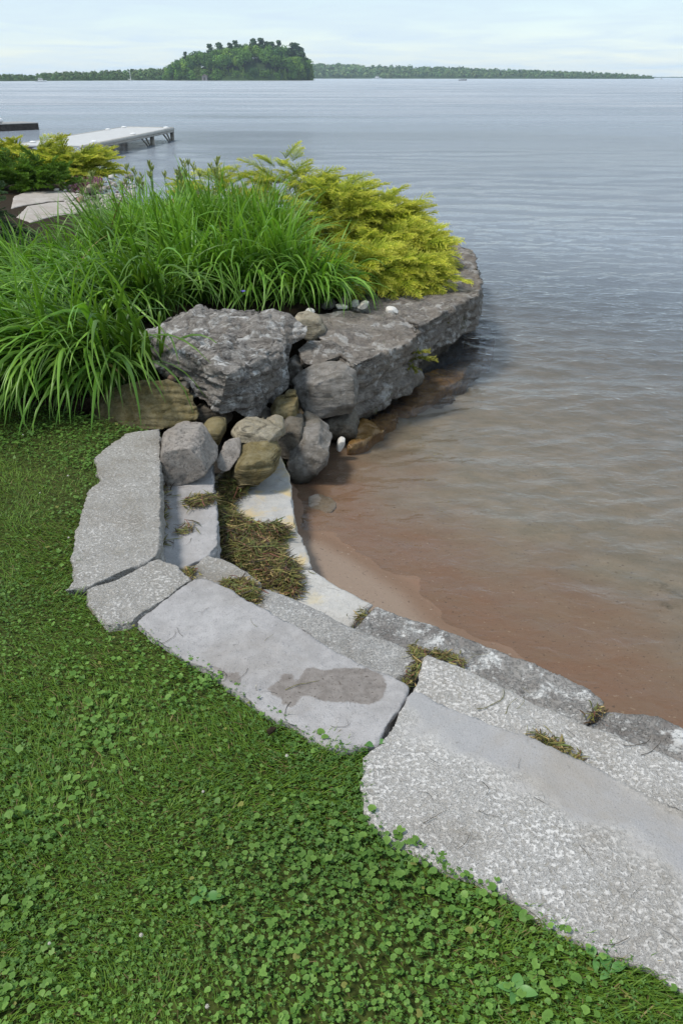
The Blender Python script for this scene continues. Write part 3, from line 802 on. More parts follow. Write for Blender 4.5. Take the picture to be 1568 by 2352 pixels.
ledge('rock_ledge', [(722, 723), (800, 711), (879, 717), (958, 742), (968, 760), (945, 782), (897, 797), (838, 818), (808, 838), (785, 800), (735, 770), (700, 750)], 0.0, -0.40,
      'nearer flat-topped grey ledge dropping to the water beside the boulder pile', seed=31.0)
ledge('rock_ledge', [(760, 700), (800, 660), (860, 620), (900, 545), (1034, 545), (1085, 570), (1101, 603), (1109, 652), (1099, 675), (1060, 697), (1010, 722), (962, 742), (900, 725), (840, 712)], -0.02, -0.34,
      'farther flat-topped grey ledge reaching out under the golden juniper', inset=0.16, seed=52.0)

GS = 'brown slabs just under the water'
def sub(px, z, zs, label):
    P = [at(u, v, z + dz) for (u, v), dz in zip(px, zs)]
    return rock('underwater_slab', [P + [p - Vector((0, 0, 0.16)) for p in P]], 'submerged', label, 'submerged rock', GS, vox=0.012, amp=0.022, strata=0.0, chip=0.012, facets=10, cut=(0.86, 0.98))
sub([(795, 1030), (818, 985), (836, 945), (912, 943), (918, 952), (880, 985), (830, 1015)], -0.452, [0.028, 0.022, 0.006, -0.012, -0.03, 0.008, 0.02], 'brown wet slab breaking the surface beside the dark waterline rock')
sub([(862, 930), (891, 893), (975, 850), (1072, 840), (1068, 866), (1000, 905), (940, 938), (895, 940)], -0.470, [0, 0, 0, -0.03, -0.05, -0.03, -0.02, 0], 'larger brown slab lying under water at the foot of the ledges')
sub([(700, 1095), (760, 1050), (820, 1040), (850, 1050), (800, 1080), (740, 1105)], -0.50, [0, 0, -0.02, -0.04, -0.03, -0.01], 'flat dark slab under water in front of the coarse grey boulder')
M['shelf'] = stone('brown_shelf_with_reflection', (0.17, 0.100, 0.034), (0.10, 0.058, 0.019), (0.045, 0.026, 0.010), pit=14, pit_lo=0.5, pit_hi=0.7, pit_amt=0.7, bump=0.01)  # brown rock; part of its darkness is the ledges' reflection put into the colour
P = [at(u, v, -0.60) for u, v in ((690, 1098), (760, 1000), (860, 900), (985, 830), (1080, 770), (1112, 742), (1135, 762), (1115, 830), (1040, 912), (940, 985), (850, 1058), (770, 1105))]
rock('underwater_shelf', [P + [p - Vector((0, 0, 0.3)) for p in P]], 'shelf', 'dark brown sunken rock shelf along the foot of the ledges, its dark tone partly their reflection', 'submerged rock', None, vox=0.02, amp=0.05, facets=0)
rock('rock', [zy((705, 1128, 3.92), (728, 1120, 3.98), (766, 1132, 3.95), (776, 1145, 3.88), (768, 1164, 3.78), (734, 1170, 3.76), (706, 1150, 3.82), (712, 1180, 3.8), (770, 1180, 3.8), (730, 1150, 4.05))],
     'tan_wet', 'small brown-grey rock standing alone in the shallows off the lowest slab', 'rock', None, vox=0.008, amp=0.008, chip=0.006, facets=4, cut=(0.92, 0.99)).location.z -= 0.03
rock('rock', [ring([(771, 1030), (774, 1012), (782, 1004), (794, 1007), (793, 1020), (782, 1036), (773, 1038)], 4.5, 0.09, 0.8)],
     'white_stone', 'white stone caught at the waterline between two dark rocks', 'rock', None, vox=0.006, amp=0.004)

GP = 'small stones on the ledges'
def pebble(px, Y, d, mat, label, vox=0.008, group=GP):
    return rock('cobble', [ring(px, Y, d, 0.75)], mat, label, 'cobble', group, vox=vox, amp=0.004, chip=0.003, round_=1)
pebble([(699, 713), (706, 708), (722, 710), (726, 718), (714, 722), (702, 720)], 6.02, 0.10, 'white_stone', 'pale oval cobble lying alone on soil under the leaves')
pebble([(768, 705), (770, 698), (795, 697), (802, 703), (800, 710), (772, 710)], 6.28, 0.08, 'white_stone', 'white brick-shaped cobble at the front of the white cobble heap')
pebble([(803, 695), (812, 687), (824, 688), (826, 700), (815, 708), (806, 706)], 6.38, 0.09, 'white_stone', 'upright whitish cobble in the middle of the white cobble heap')
pebble([(816, 708), (828, 694), (840, 688), (849, 692), (846, 706), (832, 712)], 6.25, 0.10, 'white_stone', 'brightest white tilted cobble at the lake end of the heap')
pebble([(776, 692), (784, 680), (798, 682), (806, 694), (795, 700), (780, 699)], 6.5, 0.10, 'tan', 'cream cobble at the back of the white cobble heap')
pebble([(884, 716), (886, 706), (898, 703), (910, 708), (916, 718), (906, 724), (890, 722)], 6.22, 0.12, 'white_stone', 'single white rounded cobble out on the flat ledge top')
pebble([(728, 698), (738, 686), (762, 684), (776, 696), (766, 708), (740, 708)], 6.5, 0.2, 'block_grey', 'dark grey stone beside the white cobble heap', 0.012)
pebble([(806, 676), (818, 668), (836, 672), (836, 684), (815, 686)], 6.75, 0.14, 'dark_block', 'dark stone behind the white cobbles under the juniper', 0.012)
pebble([(383, 868), (388, 860), (400, 861), (406, 868), (398, 874), (386, 873)], 4.36, 0.05, 'red_stone', 'reddish pebble lodged between the biggest boulder and the olive layered one', 0.006)
pebble([(409, 870), (414, 864), (424, 866), (425, 872), (416, 875)], 4.33, 0.04, 'tan', 'light tan pebble next to the reddish pebble in the rock gap', 0.006)
pebble([(405, 884), (415, 876), (432, 878), (436, 892), (420, 896)], 4.3, 0.08, 'block_grey', 'dark pebble jammed above the olive layered boulder', 0.008)

# ================================================================== LAWN COVER
def lerp(a, b, t): return a + (b - a) * t
def ribbons(C, W, side, fold=0.0, up=None):
    """C (n,k,3) centre lines, W (n,k) half widths, side (n,k,3) unit vectors across -> V, F (quads); fold lifts both edges"""
    n, k, _ = C.shape
    if fold:
        L = C - side * W[..., None] + up * (W * fold)[..., None]
        Rr = C + side * W[..., None] + up * (W * fold)[..., None]
        V = np.stack([L, C, Rr], 2); m = 3
    else:
        V = np.stack([C - side * W[..., None], C + side * W[..., None]], 2); m = 2
    idx = np.arange(n * k * m).reshape(n, k, m)
    F = [np.stack([idx[:, :-1, j].ravel(), idx[:, :-1, j + 1].ravel(), idx[:, 1:, j + 1].ravel(), idx[:, 1:, j].ravel()], 1) for j in range(m - 1)]
    return V.reshape(-1, 3), np.concatenate(F), m

edge_xy = np.array([[p.x, p.y] for p in lawn_xy])
def edge_dist(x, y):
    P = np.stack([x, y], 1); best = np.full(len(P), 9.0)
    for a, b in zip(edge_xy[:-1], edge_xy[1:]):
        d = b - a; t = np.clip(((P - a) @ d) / (d @ d + 1e-9), 0, 1)
        best = np.minimum(best, np.linalg.norm(P - a - t[:, None] * d, axis=1))
    return best
def lawn_points(n, near_power=1.0):
    """points on the lawn, as far as it can be seen from around the photographer"""
    xs_, ys_ = [], []
    have = 0
    while have < n:
        m = n * 2
        y = 0.25 + (5.2 - 0.25) * RNG.random(m) ** near_power
        w = 0.95 + y * 0.60
        x = RNG.uniform(-1, 1, m) * w
        ok = inside(lawn_poly, x, y)
        x, y = x[ok], y[ok]
        xs_.append(x); ys_.append(y); have += len(x)
    x = np.concatenate(xs_)[:n]; y = np.concatenate(ys_)[:n]
    return x, y
G_BASE = -0.024
# --- grass blades
n = 185000
gx, gy = lawn_points(n, 1.25)
q = np.stack([gx, gy, gx * 0], 1)
grassy = fbm(q * 1.9 + 5, 3)                       # where grass beats the broad leaves
keep = RNG.random(n) < np.clip(0.62 + grassy * 0.8, 0.25, 1.0)
gx, gy, grassy = gx[keep], gy[keep], grassy[keep]
n = len(gx)
K = 4
L = RNG.uniform(0.018, 0.044, n) * (1 + 0.35 * np.clip(grassy, -1, 1))
az = RNG.uniform(0, 6.283, n) * 0.6 + 6.283 * 0.35 + fbm(np.stack([gx, gy, gx * 0], 1) * 3, 2) * 1.5
lean = RNG.uniform(0.35, 1.15, n); bend = RNG.uniform(0.2, 1.0, n)
t = np.linspace(0, 1, K)
C = np.zeros((n, K, 3)); C[:, 0] = np.stack([gx, gy, np.full(n, G_BASE)], 1)
for j in range(1, K):
    a = lean + bend * t[j]
    st = L / (K - 1)
    C[:, j, 0] = C[:, j - 1, 0] + np.sin(a) * np.cos(az) * st
    C[:, j, 1] = C[:, j - 1, 1] + np.sin(a) * np.sin(az) * st
    C[:, j, 2] = C[:, j - 1, 2] + np.cos(a) * st
side = np.stack([-np.sin(az), np.cos(az), np.zeros(n)], 1)
side = np.repeat(side[:, None], K, 1)
W = RNG.uniform(0.0008, 0.0017, n)[:, None] * np.array([1.0, 1.0, 0.75, 0.12])[None]
V, F, m = ribbons(C, W, side)
hue = RNG.random(n)
dryp = np.clip(fbm(np.stack([gx, gy, gx * 0], 1) * 2.6 + 31, 3) * 1.3 - 0.35, 0, 1)
colg = lerp(np.array([0.085, 0.180, 0.017]), np.array([0.160, 0.265, 0.032]), hue[:, None])
straw = RNG.random(n) < 0.05 + 0.16 * dryp
colg[straw] = np.array([0.30, 0.24, 0.10]) * RNG.uniform(0.5, 1.1, straw.sum())[:, None]
cols = np.repeat(colg, K * m, 0)
tag(link('lawn_grass', fastmesh('lawn_grass', V, F, M['turfleaf'], cols)), 'short mown grass growing between the low round leaves', 'grass', kind='stuff')

# --- low broad leaves: scalloped round leaves and trefoils
def leaf_field(name, n, size, lobes, colA, colB, hts, label, cat, mask, bright=0.0):
    x, y = lawn_points(n, 1.2)
    qn = np.stack([x, y, x * 0], 1)
    ma = mask(qn)
    keep = RNG.random(n) < ma
    x, y = x[keep], y[keep]; n = len(x)
    r = (size[0] + (size[1] - size[0]) * RNG.random(n) ** 1.6) * np.clip(1 + 0.5 * fbm(np.stack([x, y, x * 0], 1) * 2.2 + 77, 2), 0.6, 1.6)
    rank = RNG.random(n)
    z = G_BASE + lerp(hts[0], hts[1], rank)
    az = RNG.uniform(0, 6.283, n)
    tilt = np.abs(RNG.normal(0.18, 0.22, n)); ta = RNG.uniform(0, 6.283, n)
    ang = np.linspace(0, 2 * math.pi, lobes, endpoint=False)
    prof = np.array(lobes_profile[lobes])
    # local coordinates
    lx = (np.cos(ang[None] + az[:, None]) * prof) * r[:, None]
    ly = (np.sin(ang[None] + az[:, None]) * prof) * r[:, None]
    cup = (RNG.uniform(-0.25, 0.35, n) * r)[:, None] * np.ones((1, lobes))
    cup = cup + r[:, None] * 0.12 * np.where(np.arange(lobes) % 2, 1, -1)[None]
    tz = cup + (lx * np.cos(ta)[:, None] + ly * np.sin(ta)[:, None]) * np.tan(np.clip(tilt, 0, 0.9))[:, None]
    Vr = np.stack([x[:, None] + lx, y[:, None] + ly, np.maximum(z[:, None] + tz, G_BASE + 0.002)], 2)
    Vc = np.stack([x, y, z], 1)[:, None]
    V = np.concatenate([Vc, Vr], 1)
    idx = (np.arange(n) * (lobes + 1))[:, None]
    F = [np.stack([idx[:, 0], idx[:, 0] + 1 + j, idx[:, 0] + 1 + (j + 1) % lobes], 1) for j in range(lobes)]
    c = lerp(np.array(colA), np.array(colB), np.clip(0.25 * rank + 0.75 * RNG.random(n) ** 1.4, 0, 1)[:, None])
    c *= (1 + 0.30 * fbm(np.stack([x, y, x * 0], 1) * 1.3 + 91, 3))[:, None]
    yel = RNG.random(n) < 0.012
    c[yel] = np.array([0.24, 0.25, 0.06])
    cc = np.repeat(c[:, None], lobes + 1, 1).copy()
    cc[:, 0] *= 0.82                                            # leaf centre is a deeper green
    me = fastmesh(name, V.reshape(-1, 3), np.concatenate(F), M['turfleaf'], cc.reshape(-1, 3), smooth=False)
    return tag(link(name, me), label, cat, kind='stuff')
lobes_profile = {10: [0.45, 0.92, 1.0, 0.90, 1.0, 0.92, 1.0, 0.90, 1.0, 0.92],
                 9: [1.0, 0.95, 0.22, 0.95, 1.0, 0.95, 0.22, 0.95, 0.3]}
lobes_profile[9] = [0.95, 1.0, 0.25, 0.95, 1.0, 0.25, 0.95, 1.0, 0.25]
ivy_mask = lambda q_: np.clip(0.55 + 0.75 * fbm(q_ * 1.9 + 5 + np.array([0, 0, 0.0]), 3) * -1 + 0.2 * np.clip(1.8 - q_[:, 1], -1, 1), 0.06, 1.0)
clo_mask = lambda q_: np.clip(0.55 + 0.7 * fbm(q_ * 2.7 + 55, 3), 0.15, 1.0)
leaf_field('round_leaved_creeper', 36000, (0.0038, 0.0108), 10, (0.082, 0.190, 0.028), (0.190, 0.335, 0.066), (0.010, 0.036), 'low creeping plants with scalloped round leaves over the lawn', 'ground cover', ivy_mask)
leaf_field('clover_cover', 94000, (0.0030, 0.0074), 9, (0.060, 0.152, 0.026), (0.136, 0.258, 0.052), (0.006, 0.030), 'small three-part clover leaves spread through the lawn', 'clover', clo_mask)

# --- a few larger single plants, flowers and crumbs in the lawn
def leaf_blade(L, W, arch=0.5, n=9, fold=0.25, waist=0.45):
    """a single broad leaf along +x, rising and arching over"""
    t = np.linspace(0, 1, n)
    w = W * np.where(t < waist, 0.18 + 0.82 * np.sin(np.clip((t - 0.18) / (waist - 0.18), 0, 1) * math.pi / 2), np.cos((t - waist) / (1 - waist) * math.pi / 2) ** 0.7) + 0.0005
    x = L * t; z = L * arch * (t - t * t * 1.1)
    C = np.stack([x, 0 * x, z], 1)[None]
    side = np.zeros((1, n, 3)); side[..., 1] = 1
    up = np.zeros((1, n, 3)); up[..., 2] = 1
    V, F, _ = ribbons(C, w[None], side, fold, up)
    return V, F
N = NT('broad_weed_leaf')
c = N.mix(N.rand(), (0.062, 0.165, 0.032), (0.100, 0.225, 0.050))
M['broadleaf'] = N.done(N.principled(c, 0.45, None, 0.4))
weed_meshes = [fastmesh('broad_leaf', *leaf_blade(L, W, a, 9, 0.3), M['broadleaf']) for L, W, a in ((0.085, 0.021, 0.5), (0.075, 0.024, 0.35), (0.065, 0.016, 0.6))]
for (u, v, nl, lab) in ((1178, 2290, 4, 'broad-leaved weed near the bottom, its longest leaf lying to the side'), (1362, 2215, 3, 'broad-leaved weed with one upright leaf by the whitish slab edge'), (1395, 2245, 3, 'broad-leaved weed with flat leaves closest to the lower corner of the whitish slab'),
                        (468, 2075, 3, 'broad-leaved weed in the middle of the lawn'), (860, 1722, 2, 'round-leaved weed at the crack between two coping slabs')):
    p = at(u, v, G_BASE)
    r = empty('broadleaf_weed', (p.x, p.y, G_BASE + 0.012), lab, 'weed', 'broad-leaved weeds in the lawn')
    for k in range(nl):
        o = link('leaf', weed_meshes[k % 3], r)
        o.rotation_euler = (random.uniform(-0.2, 0.2), random.uniform(-0.35, 0.0), k * 6.283 / nl + random.uniform(-0.5, 0.5))
        s = random.uniform(0.38, 0.58); o.scale = (s, s, s)
        o.location = (0, 0, random.uniform(0, 0.008))
M['petal'] = plain('clover_blossom', (0.62, 0.58, 0.52), 0.7, 0.2, 0.2, 200)
mb = MB()
for k in range(26):
    a = k * 2.4; e = math.acos(1 - 1.5 * (k + 0.5) / 26)
    d = Vector((math.sin(e) * math.cos(a), math.sin(e) * math.sin(a), math.cos(e)))
    mb.bar(d * 0.002, d * 0.0072, 0.0011, 4, 0.0004)
head_me = mb.mesh('blossom', M['petal'])
stalk_me = MB().bar((0, 0, 0), (0, 0, 0.04), 0.0007, 5).mesh('stalk', M['twig_green'])
for i, (u, v, where) in enumerate(((57, 1016, 'by the hanging daylily leaves'), (160, 1112, 'beside the pitted slab'), (162, 1256, 'beside the lower end of the long pitted slab'), (96, 1152, 'left of the long pitted slab'), (590, 1600, 'beside the small silt stain'),
                      (330, 2176, 'in the lower lawn among clover'), (122, 2195, 'at the edge of the frame low in the lawn'), (470, 1845, 'in the middle of the lawn'), (480, 2340, 'at the very bottom of the lawn'), (660, 1762, 'below the smooth slab'))):
    p = at(u, v, G_BASE)
    r = empty('clover_flower', (p.x, p.y, G_BASE), 'white clover blossom ' + where, 'flower', 'white clover blossoms in the lawn')
    link('stalk', stalk_me, r)
    o = link('blossom', head_me, r); o.location = (0, 0, 0.042)
    s = random.uniform(0.5, 0.75); o.scale = (s, s, s)
p = at(626, 1698, G_BASE)
ob = rock('soil_clod', [[Vector((p.x + random.uniform(-.020, .020), p.y + random.uniform(-.012, .012), G_BASE + 0.02 + random.uniform(0, .022))) for _ in range(14)]], 'soil', 'dark crumb of soil lying on the lawn near the smooth slab', 'soil clod', None, vox=0.004, amp=0.003)

# ================================================================== WASHED-UP WATER WEED
def weed_heap(name, px, zb, h, n, label, length=(0.05, 0.13), cat='washed-up weed'):
    P = [at(u, v, zb) for u, v in px]
    poly = [(p.x, p.y) for p in P]
    A = np.array(poly); lo, hi = A.min(0), A.max(0)
    x = RNG.uniform(lo[0], hi[0], n * 6); y = RNG.uniform(lo[1], hi[1], n * 6)
    ok = inside(poly, x, y); x, y = x[ok][:n], y[ok][:n]; n = len(x)
    stray = RNG.random(n) < 0.14
    x[stray] += RNG.normal(0, 0.025, stray.sum()); y[stray] += RNG.normal(0, 0.025, stray.sum())
    # dome: height from distance to the rim
    ed = np.full(n, 9.0); PP = np.stack([x, y], 1)
    for a, b in zip(A, np.roll(A, -1, 0)):
        d = b - a; t = np.clip(((PP - a) @ d) / (d @ d + 1e-9), 0, 1)
        ed = np.minimum(ed, np.linalg.norm(PP - a - t[:, None] * d, axis=1))
    hz = np.where(stray, 0.0, 1.0) * h * np.clip(ed / (0.35 * h + 0.03), 0, 1) ** 0.6 * (0.75 + 0.5 * fbm(np.stack([x, y, x * 0], 1) * 9, 3))
    z = zb + 0.004 + np.maximum(hz, 0) * RNG.random(n) ** 0.35
    K = 6
    az = RNG.uniform(0, 6.283, n); L = RNG.uniform(*length, n)
    curl = RNG.normal(0, 1.3, n); el = RNG.normal(0, 0.11, n); del_ = RNG.normal(-0.15, 0.25, n)
    C = np.zeros((n, K, 3)); C[:, 0] = np.stack([x, y, z], 1)
    for j in range(1, K):
        s = j / (K - 1); a = az + curl * s; e = el + del_ * s
        C[:, j] = C[:, j - 1] + (L / (K - 1))[:, None] * np.stack([np.cos(e) * np.cos(a), np.cos(e) * np.sin(a), np.sin(e)], 1)
    C -= (C.mean(1) - C[:, 0])[:, None] * np.array([1, 1, 0])
    # keep the strands over their heap
    C[:, :, 2] = np.maximum(C[:, :, 2], zb + 0.002)
    roll = RNG.uniform(-0.9, 0.9, n)
    side = np.stack([-np.sin(az) * np.cos(roll), np.cos(az) * np.cos(roll), np.sin(roll)], 1)
    side = np.repeat(side[:, None], K, 1)
    thin = RNG.random(n) < 0.35
    w0 = np.where(thin, RNG.uniform(0.0005, 0.0009, n), RNG.uniform(0.0013, 0.0030, n))
    W = w0[:, None] * np.array([0.5, 1, 1, 1, 0.9, 0.3])[None]
    V, F, m = ribbons(C, W, side)
    pal = np.array([[0.120, 0.115, 0.030], [0.185, 0.165, 0.050], [0.075, 0.085, 0.020], [0.070, 0.042, 0.022], [0.30, 0.22, 0.095], [0.10, 0.13, 0.035], [0.035, 0.026, 0.018], [0.16, 0.065, 0.045]])
    c = pal[RNG.choice(8, n, p=[.20, .15, .13, .20, .10, .08, .09, .05])] * RNG.uniform(0.8, 1.7, n)[:, None]
    me = fastmesh(name, V, F, M['weed'], np.repeat(c, K * m, 0))
    ob = link(name, me)
    return tag(ob, label, cat, 'heaps of washed-up water weed', 'stuff')
weed_heap('weed_heap', [(515, 1095), (560, 1100), (575, 1112), (560, 1135), (535, 1150), (530, 1172), (550, 1195), (585, 1215), (640, 1212), (664, 1222), (660, 1240), (640, 1252), (655, 1290), (680, 1300), (684, 1330), (690, 1355), (676, 1376), (640, 1360), (600, 1338), (575, 1318), (512, 1280), (506, 1220), (508, 1140)],
          -0.272, 0.062, 6500, 'big brown-green heap of washed-up weed between the step slabs')
weed_heap('weed_heap', [(508, 1338), (540, 1336), (565, 1334), (590, 1346), (588, 1362), (598, 1385), (586, 1388), (560, 1376), (530, 1358)], -0.125, 0.028, 800, 'small tuft of weed against the far edge of the smooth slab', (0.03, 0.09))
weed_heap('weed_heap', [(425, 1152), (445, 1140), (480, 1136), (502, 1140), (500, 1152), (470, 1164), (440, 1166)], -0.128, 0.012, 300, 'thin mat of weed across the grey step slab', (0.04, 0.11))
weed_heap('weed_heap', [(405, 1218), (420, 1206), (440, 1206), (445, 1216), (430, 1224), (410, 1228)], -0.130, 0.010, 70, 'sparse weed wisps in the middle of the grey step slab', (0.04, 0.09))
weed_heap('weed_heap', [(372, 1100), (386, 1110), (380, 1150), (384, 1200), (376, 1265), (370, 1265), (372, 1180)], -0.130, 0.018, 260, 'line of weed along the foot of the long pitted slab', (0.03, 0.08))
weed_heap('weed_heap', [(425, 1312), (442, 1308), (450, 1318), (440, 1338), (430, 1330)], -0.130, 0.03, 90, 'weed strands stuck in the crack beside the wedge-shaped slab', (0.03, 0.07))
weed_heap('weed_heap', [(940, 1490), (955, 1494), (970, 1512), (962, 1540), (946, 1560), (930, 1585), (918, 1572), (940, 1550), (954, 1520)], -0.125, 0.02, 230, 'weed filling the joint at the end of the narrow rough slab', (0.02, 0.06))
weed_heap('weed_heap', [(938, 1480), (975, 1496), (1020, 1500), (1062, 1512), (1068, 1534), (1030, 1524), (985, 1505), (960, 1508)], -0.19, 0.03, 240, 'weed behind the tip of the long white slab', (0.02, 0.06))
weed_heap('weed_heap', [(1205, 1682), (1250, 1690), (1285, 1705), (1335, 1742), (1338, 1752), (1300, 1738), (1250, 1712)], -0.092, 0.010, 170, 'strip of weed between the long white slab and the biggest slab', (0.02, 0.06))
weed_heap('weed_heap', [(1345, 1640), (1375, 1620), (1388, 1632), (1378, 1655), (1352, 1662)], -0.19, 0.025, 80, 'green weed tuft where the two lichened slabs meet', (0.02, 0.05))
weed_heap('weed_heap', [(822, 1405), (845, 1398), (850, 1412), (835, 1435), (815, 1440)], -0.262, 0.02, 60, 'few weed strands in the joint beside the plain pale slab', (0.03, 0.09))

# --- single dry strands scattered over the slabs
def strand_mesh(kind):
    L = 1.0; K = 9
    a = random.uniform(-0.3, 0.3); c = random.uniform(-2.6, 2.6) if kind else random.uniform(-1.0, 1.0)
    P = [Vector((0, 0, 0))]
    for j in range(1, K):
        ang = a + c * (j / K) + random.uniform(-0.25, 0.25)
        P.append(P[-1] + Vector((math.cos(ang), math.sin(ang), random.uniform(-0.06, 0.10))) * (L / (K - 1)))
    zmin = min(p.z for p in P)
    rows = []
    for j, p in enumerate(P):
        w = 0.014 * (1 - 0.6 * j / K) * random.uniform(0.8, 1.2)
        d = (P[min(j + 1, K - 1)] - P[max(j - 1, 0)]).normalized()
        s = d.cross(Vector((0, 0, 1))).normalized(); u_ = s.cross(d)
        rows.append([p + s * w * math.cos(q_) + u_ * w * math.sin(q_) + Vector((0, 0, w - zmin)) for q_ in (0.3, 2.4, 4.5)])
    V = [v for r in rows for v in r]
    F = [(j * 3 + i, j * 3 + (i + 1) % 3, (j + 1) * 3 + (i + 1) % 3, (j + 1) * 3 + i) for j in range(K - 1) for i in range(3)]
    return V, np.array(F)
strands = []
for k in range(8):
    V, F = strand_mesh(k % 2)
    strands.append((fastmesh('dry_strand', V, F, M['twig']), fastmesh('dry_strand', V, F, M['twig_green'])))
SL = {'C': (0.002, 'smooth stained grey slab'), 'D': (0.004, 'biggest whitish slab'), 'H': (-0.092, 'long white slab'), 'G': (-0.122, 'narrow rough slab'), 'J': (-0.272, 'plain pale slab'),
      'I': (-0.277, 'yellow-tinged slab'), 'E': (-0.132, 'grey step slab'), 'A': (0.003, 'long pitted slab'), 'B': (0.003, 'short pitted slab'), 'K': (-0.195, 'lichen-spotted slab'), 'S': (-0.440, 'wet sand')}
STRANDS = ((712, 1232, .06, 5.0, 'S', 0), (730, 1244, .04, 5.4, 'S', 0), (790, 1300, .05, 0.3, 'S', 0), (880, 1362, .04, 2.0, 'S', 1), (940, 1395, .04, 5.6, 'S', 0), (372, 1478, .09, 0.1, 'C', 0), (420, 1462, .07, 1.9, 'C', 0), (608, 1472, .05, 1.2, 'C', 1), (590, 1440, .05, 2.5, 'C', 1), (570, 1535, .06, 4.4, 'C', 0), (655, 1585, .11, 0.5, 'C', 1), (668, 1612, .08, 4.2, 'C', 0), (636, 1594, .05, 2.0, 'C', 0),
                          (500, 1540, .07, 0.2, 'C', 0), (760, 1668, .06, 5.7, 'C', 0), (795, 1652, .03, 4.8, 'C', 0), (480, 1395, .05, 4.0, 'C', 0), (535, 1372, .04, 0.5, 'C', 0), (820, 1530, .05, 1.0, 'C', 0),
                          (1224, 1830, .055, 5.2, 'D', 0), (1098, 1862, .06, 5.6, 'D', 0), (1105, 1795, .07, 5.9, 'D', 0), (972, 1890, .08, 0.8, 'D', 0), (1190, 1765, .05, 1.2, 'D', 0), (1050, 1950, .07, 0.1, 'D', 0), (1330, 1940, .06, 5.4, 'D', 0), (1160, 2030, .05, 5.0, 'D', 0),
                          (1385, 2170, .08, 6.1, 'D', 0), (1520, 2135, .05, 5.5, 'D', 0), (1470, 2040, .04, 3.0, 'D', 0), (960, 1820, .05, 0.6, 'D', 0), (1000, 1750, .05, 2.6, 'D', 0),
                          (1095, 1630, .14, 6.1, 'H', 1), (1160, 1640, .10, 1.3, 'H', 1), (1185, 1628, .08, 0.4, 'H', 1), (1430, 1712, .10, 5.6, 'H', 0), (1470, 1735, .09, 0.2, 'H', 0), (1320, 1690, .05, 2.2, 'H', 0),
                          (700, 1400, .05, 0.3, 'G', 0), (845, 1518, .05, 5.5, 'G', 0), (870, 1462, .07, 0.0, 'G', 0), (820, 1425, .10, 1.0, 'J', 0), (750, 1350, .06, 6.0, 'J', 0), (690, 1330, .09, 1.3, 'J', 0), (735, 1420, .06, 0.7, 'J', 0),
                          (620, 1130, .05, 0.4, 'I', 0), (650, 1170, .03, 2.0, 'I', 1), (600, 1190, .05, 0.9, 'I', 0), (640, 1100, .05, 5.0, 'I', 0), (500, 1262, .06, 1.9, 'E', 0), (400, 1240, .08, 5.0, 'E', 0), (440, 1236, .07, 4.4, 'E', 0), (410, 1120, .07, 0.2, 'E', 0),
                          (400, 1168, .07, 0.3, 'E', 0), (330, 1225, .04, 2.0, 'A', 0), (360, 1048, .04, 0.1, 'A', 0), (440, 1360, .03, 1.0, 'B', 0), (445, 1408, .04, 0.7, 'B', 0), (960, 1440, .06, 0.2, 'K', 0), (1080, 1500, .07, 5.8, 'K', 1), (1200, 1580, .05, 5.2, 'K', 1))
ORD = ['first', 'second', 'third', 'fourth', 'fifth', 'sixth', 'seventh', 'eighth', 'ninth', 'tenth', 'eleventh', 'twelfth', 'thirteenth', 'fourteenth', 'fifteenth']
for (u, v, L, ang, s, grn) in STRANDS:
    rank = sorted(t[0] for t in STRANDS if t[4] == s and t[5] == grn).index(u)
    many = sum(1 for t in STRANDS if t[4] == s and t[5] == grn)
    z, where = SL[s]
    p = at(u, v, z)
    o = link('dry_strand', random.choice(strands)[grn])
    o.location = (p.x, p.y, z); o.rotation_euler.z = ang + random.uniform(-0.3, 0.3); o.scale = (L * random.uniform(.8, 1.1),) * 3
    o.scale.z = o.scale.x * 0.6
    tag(o, ('greenish' if grn else 'dark') + ' dry strand on the ' + where + ('' if many == 1 else ', ' + ORD[rank] + ' from its left end'), 'plant strand', 'dry strands on the ' + where)

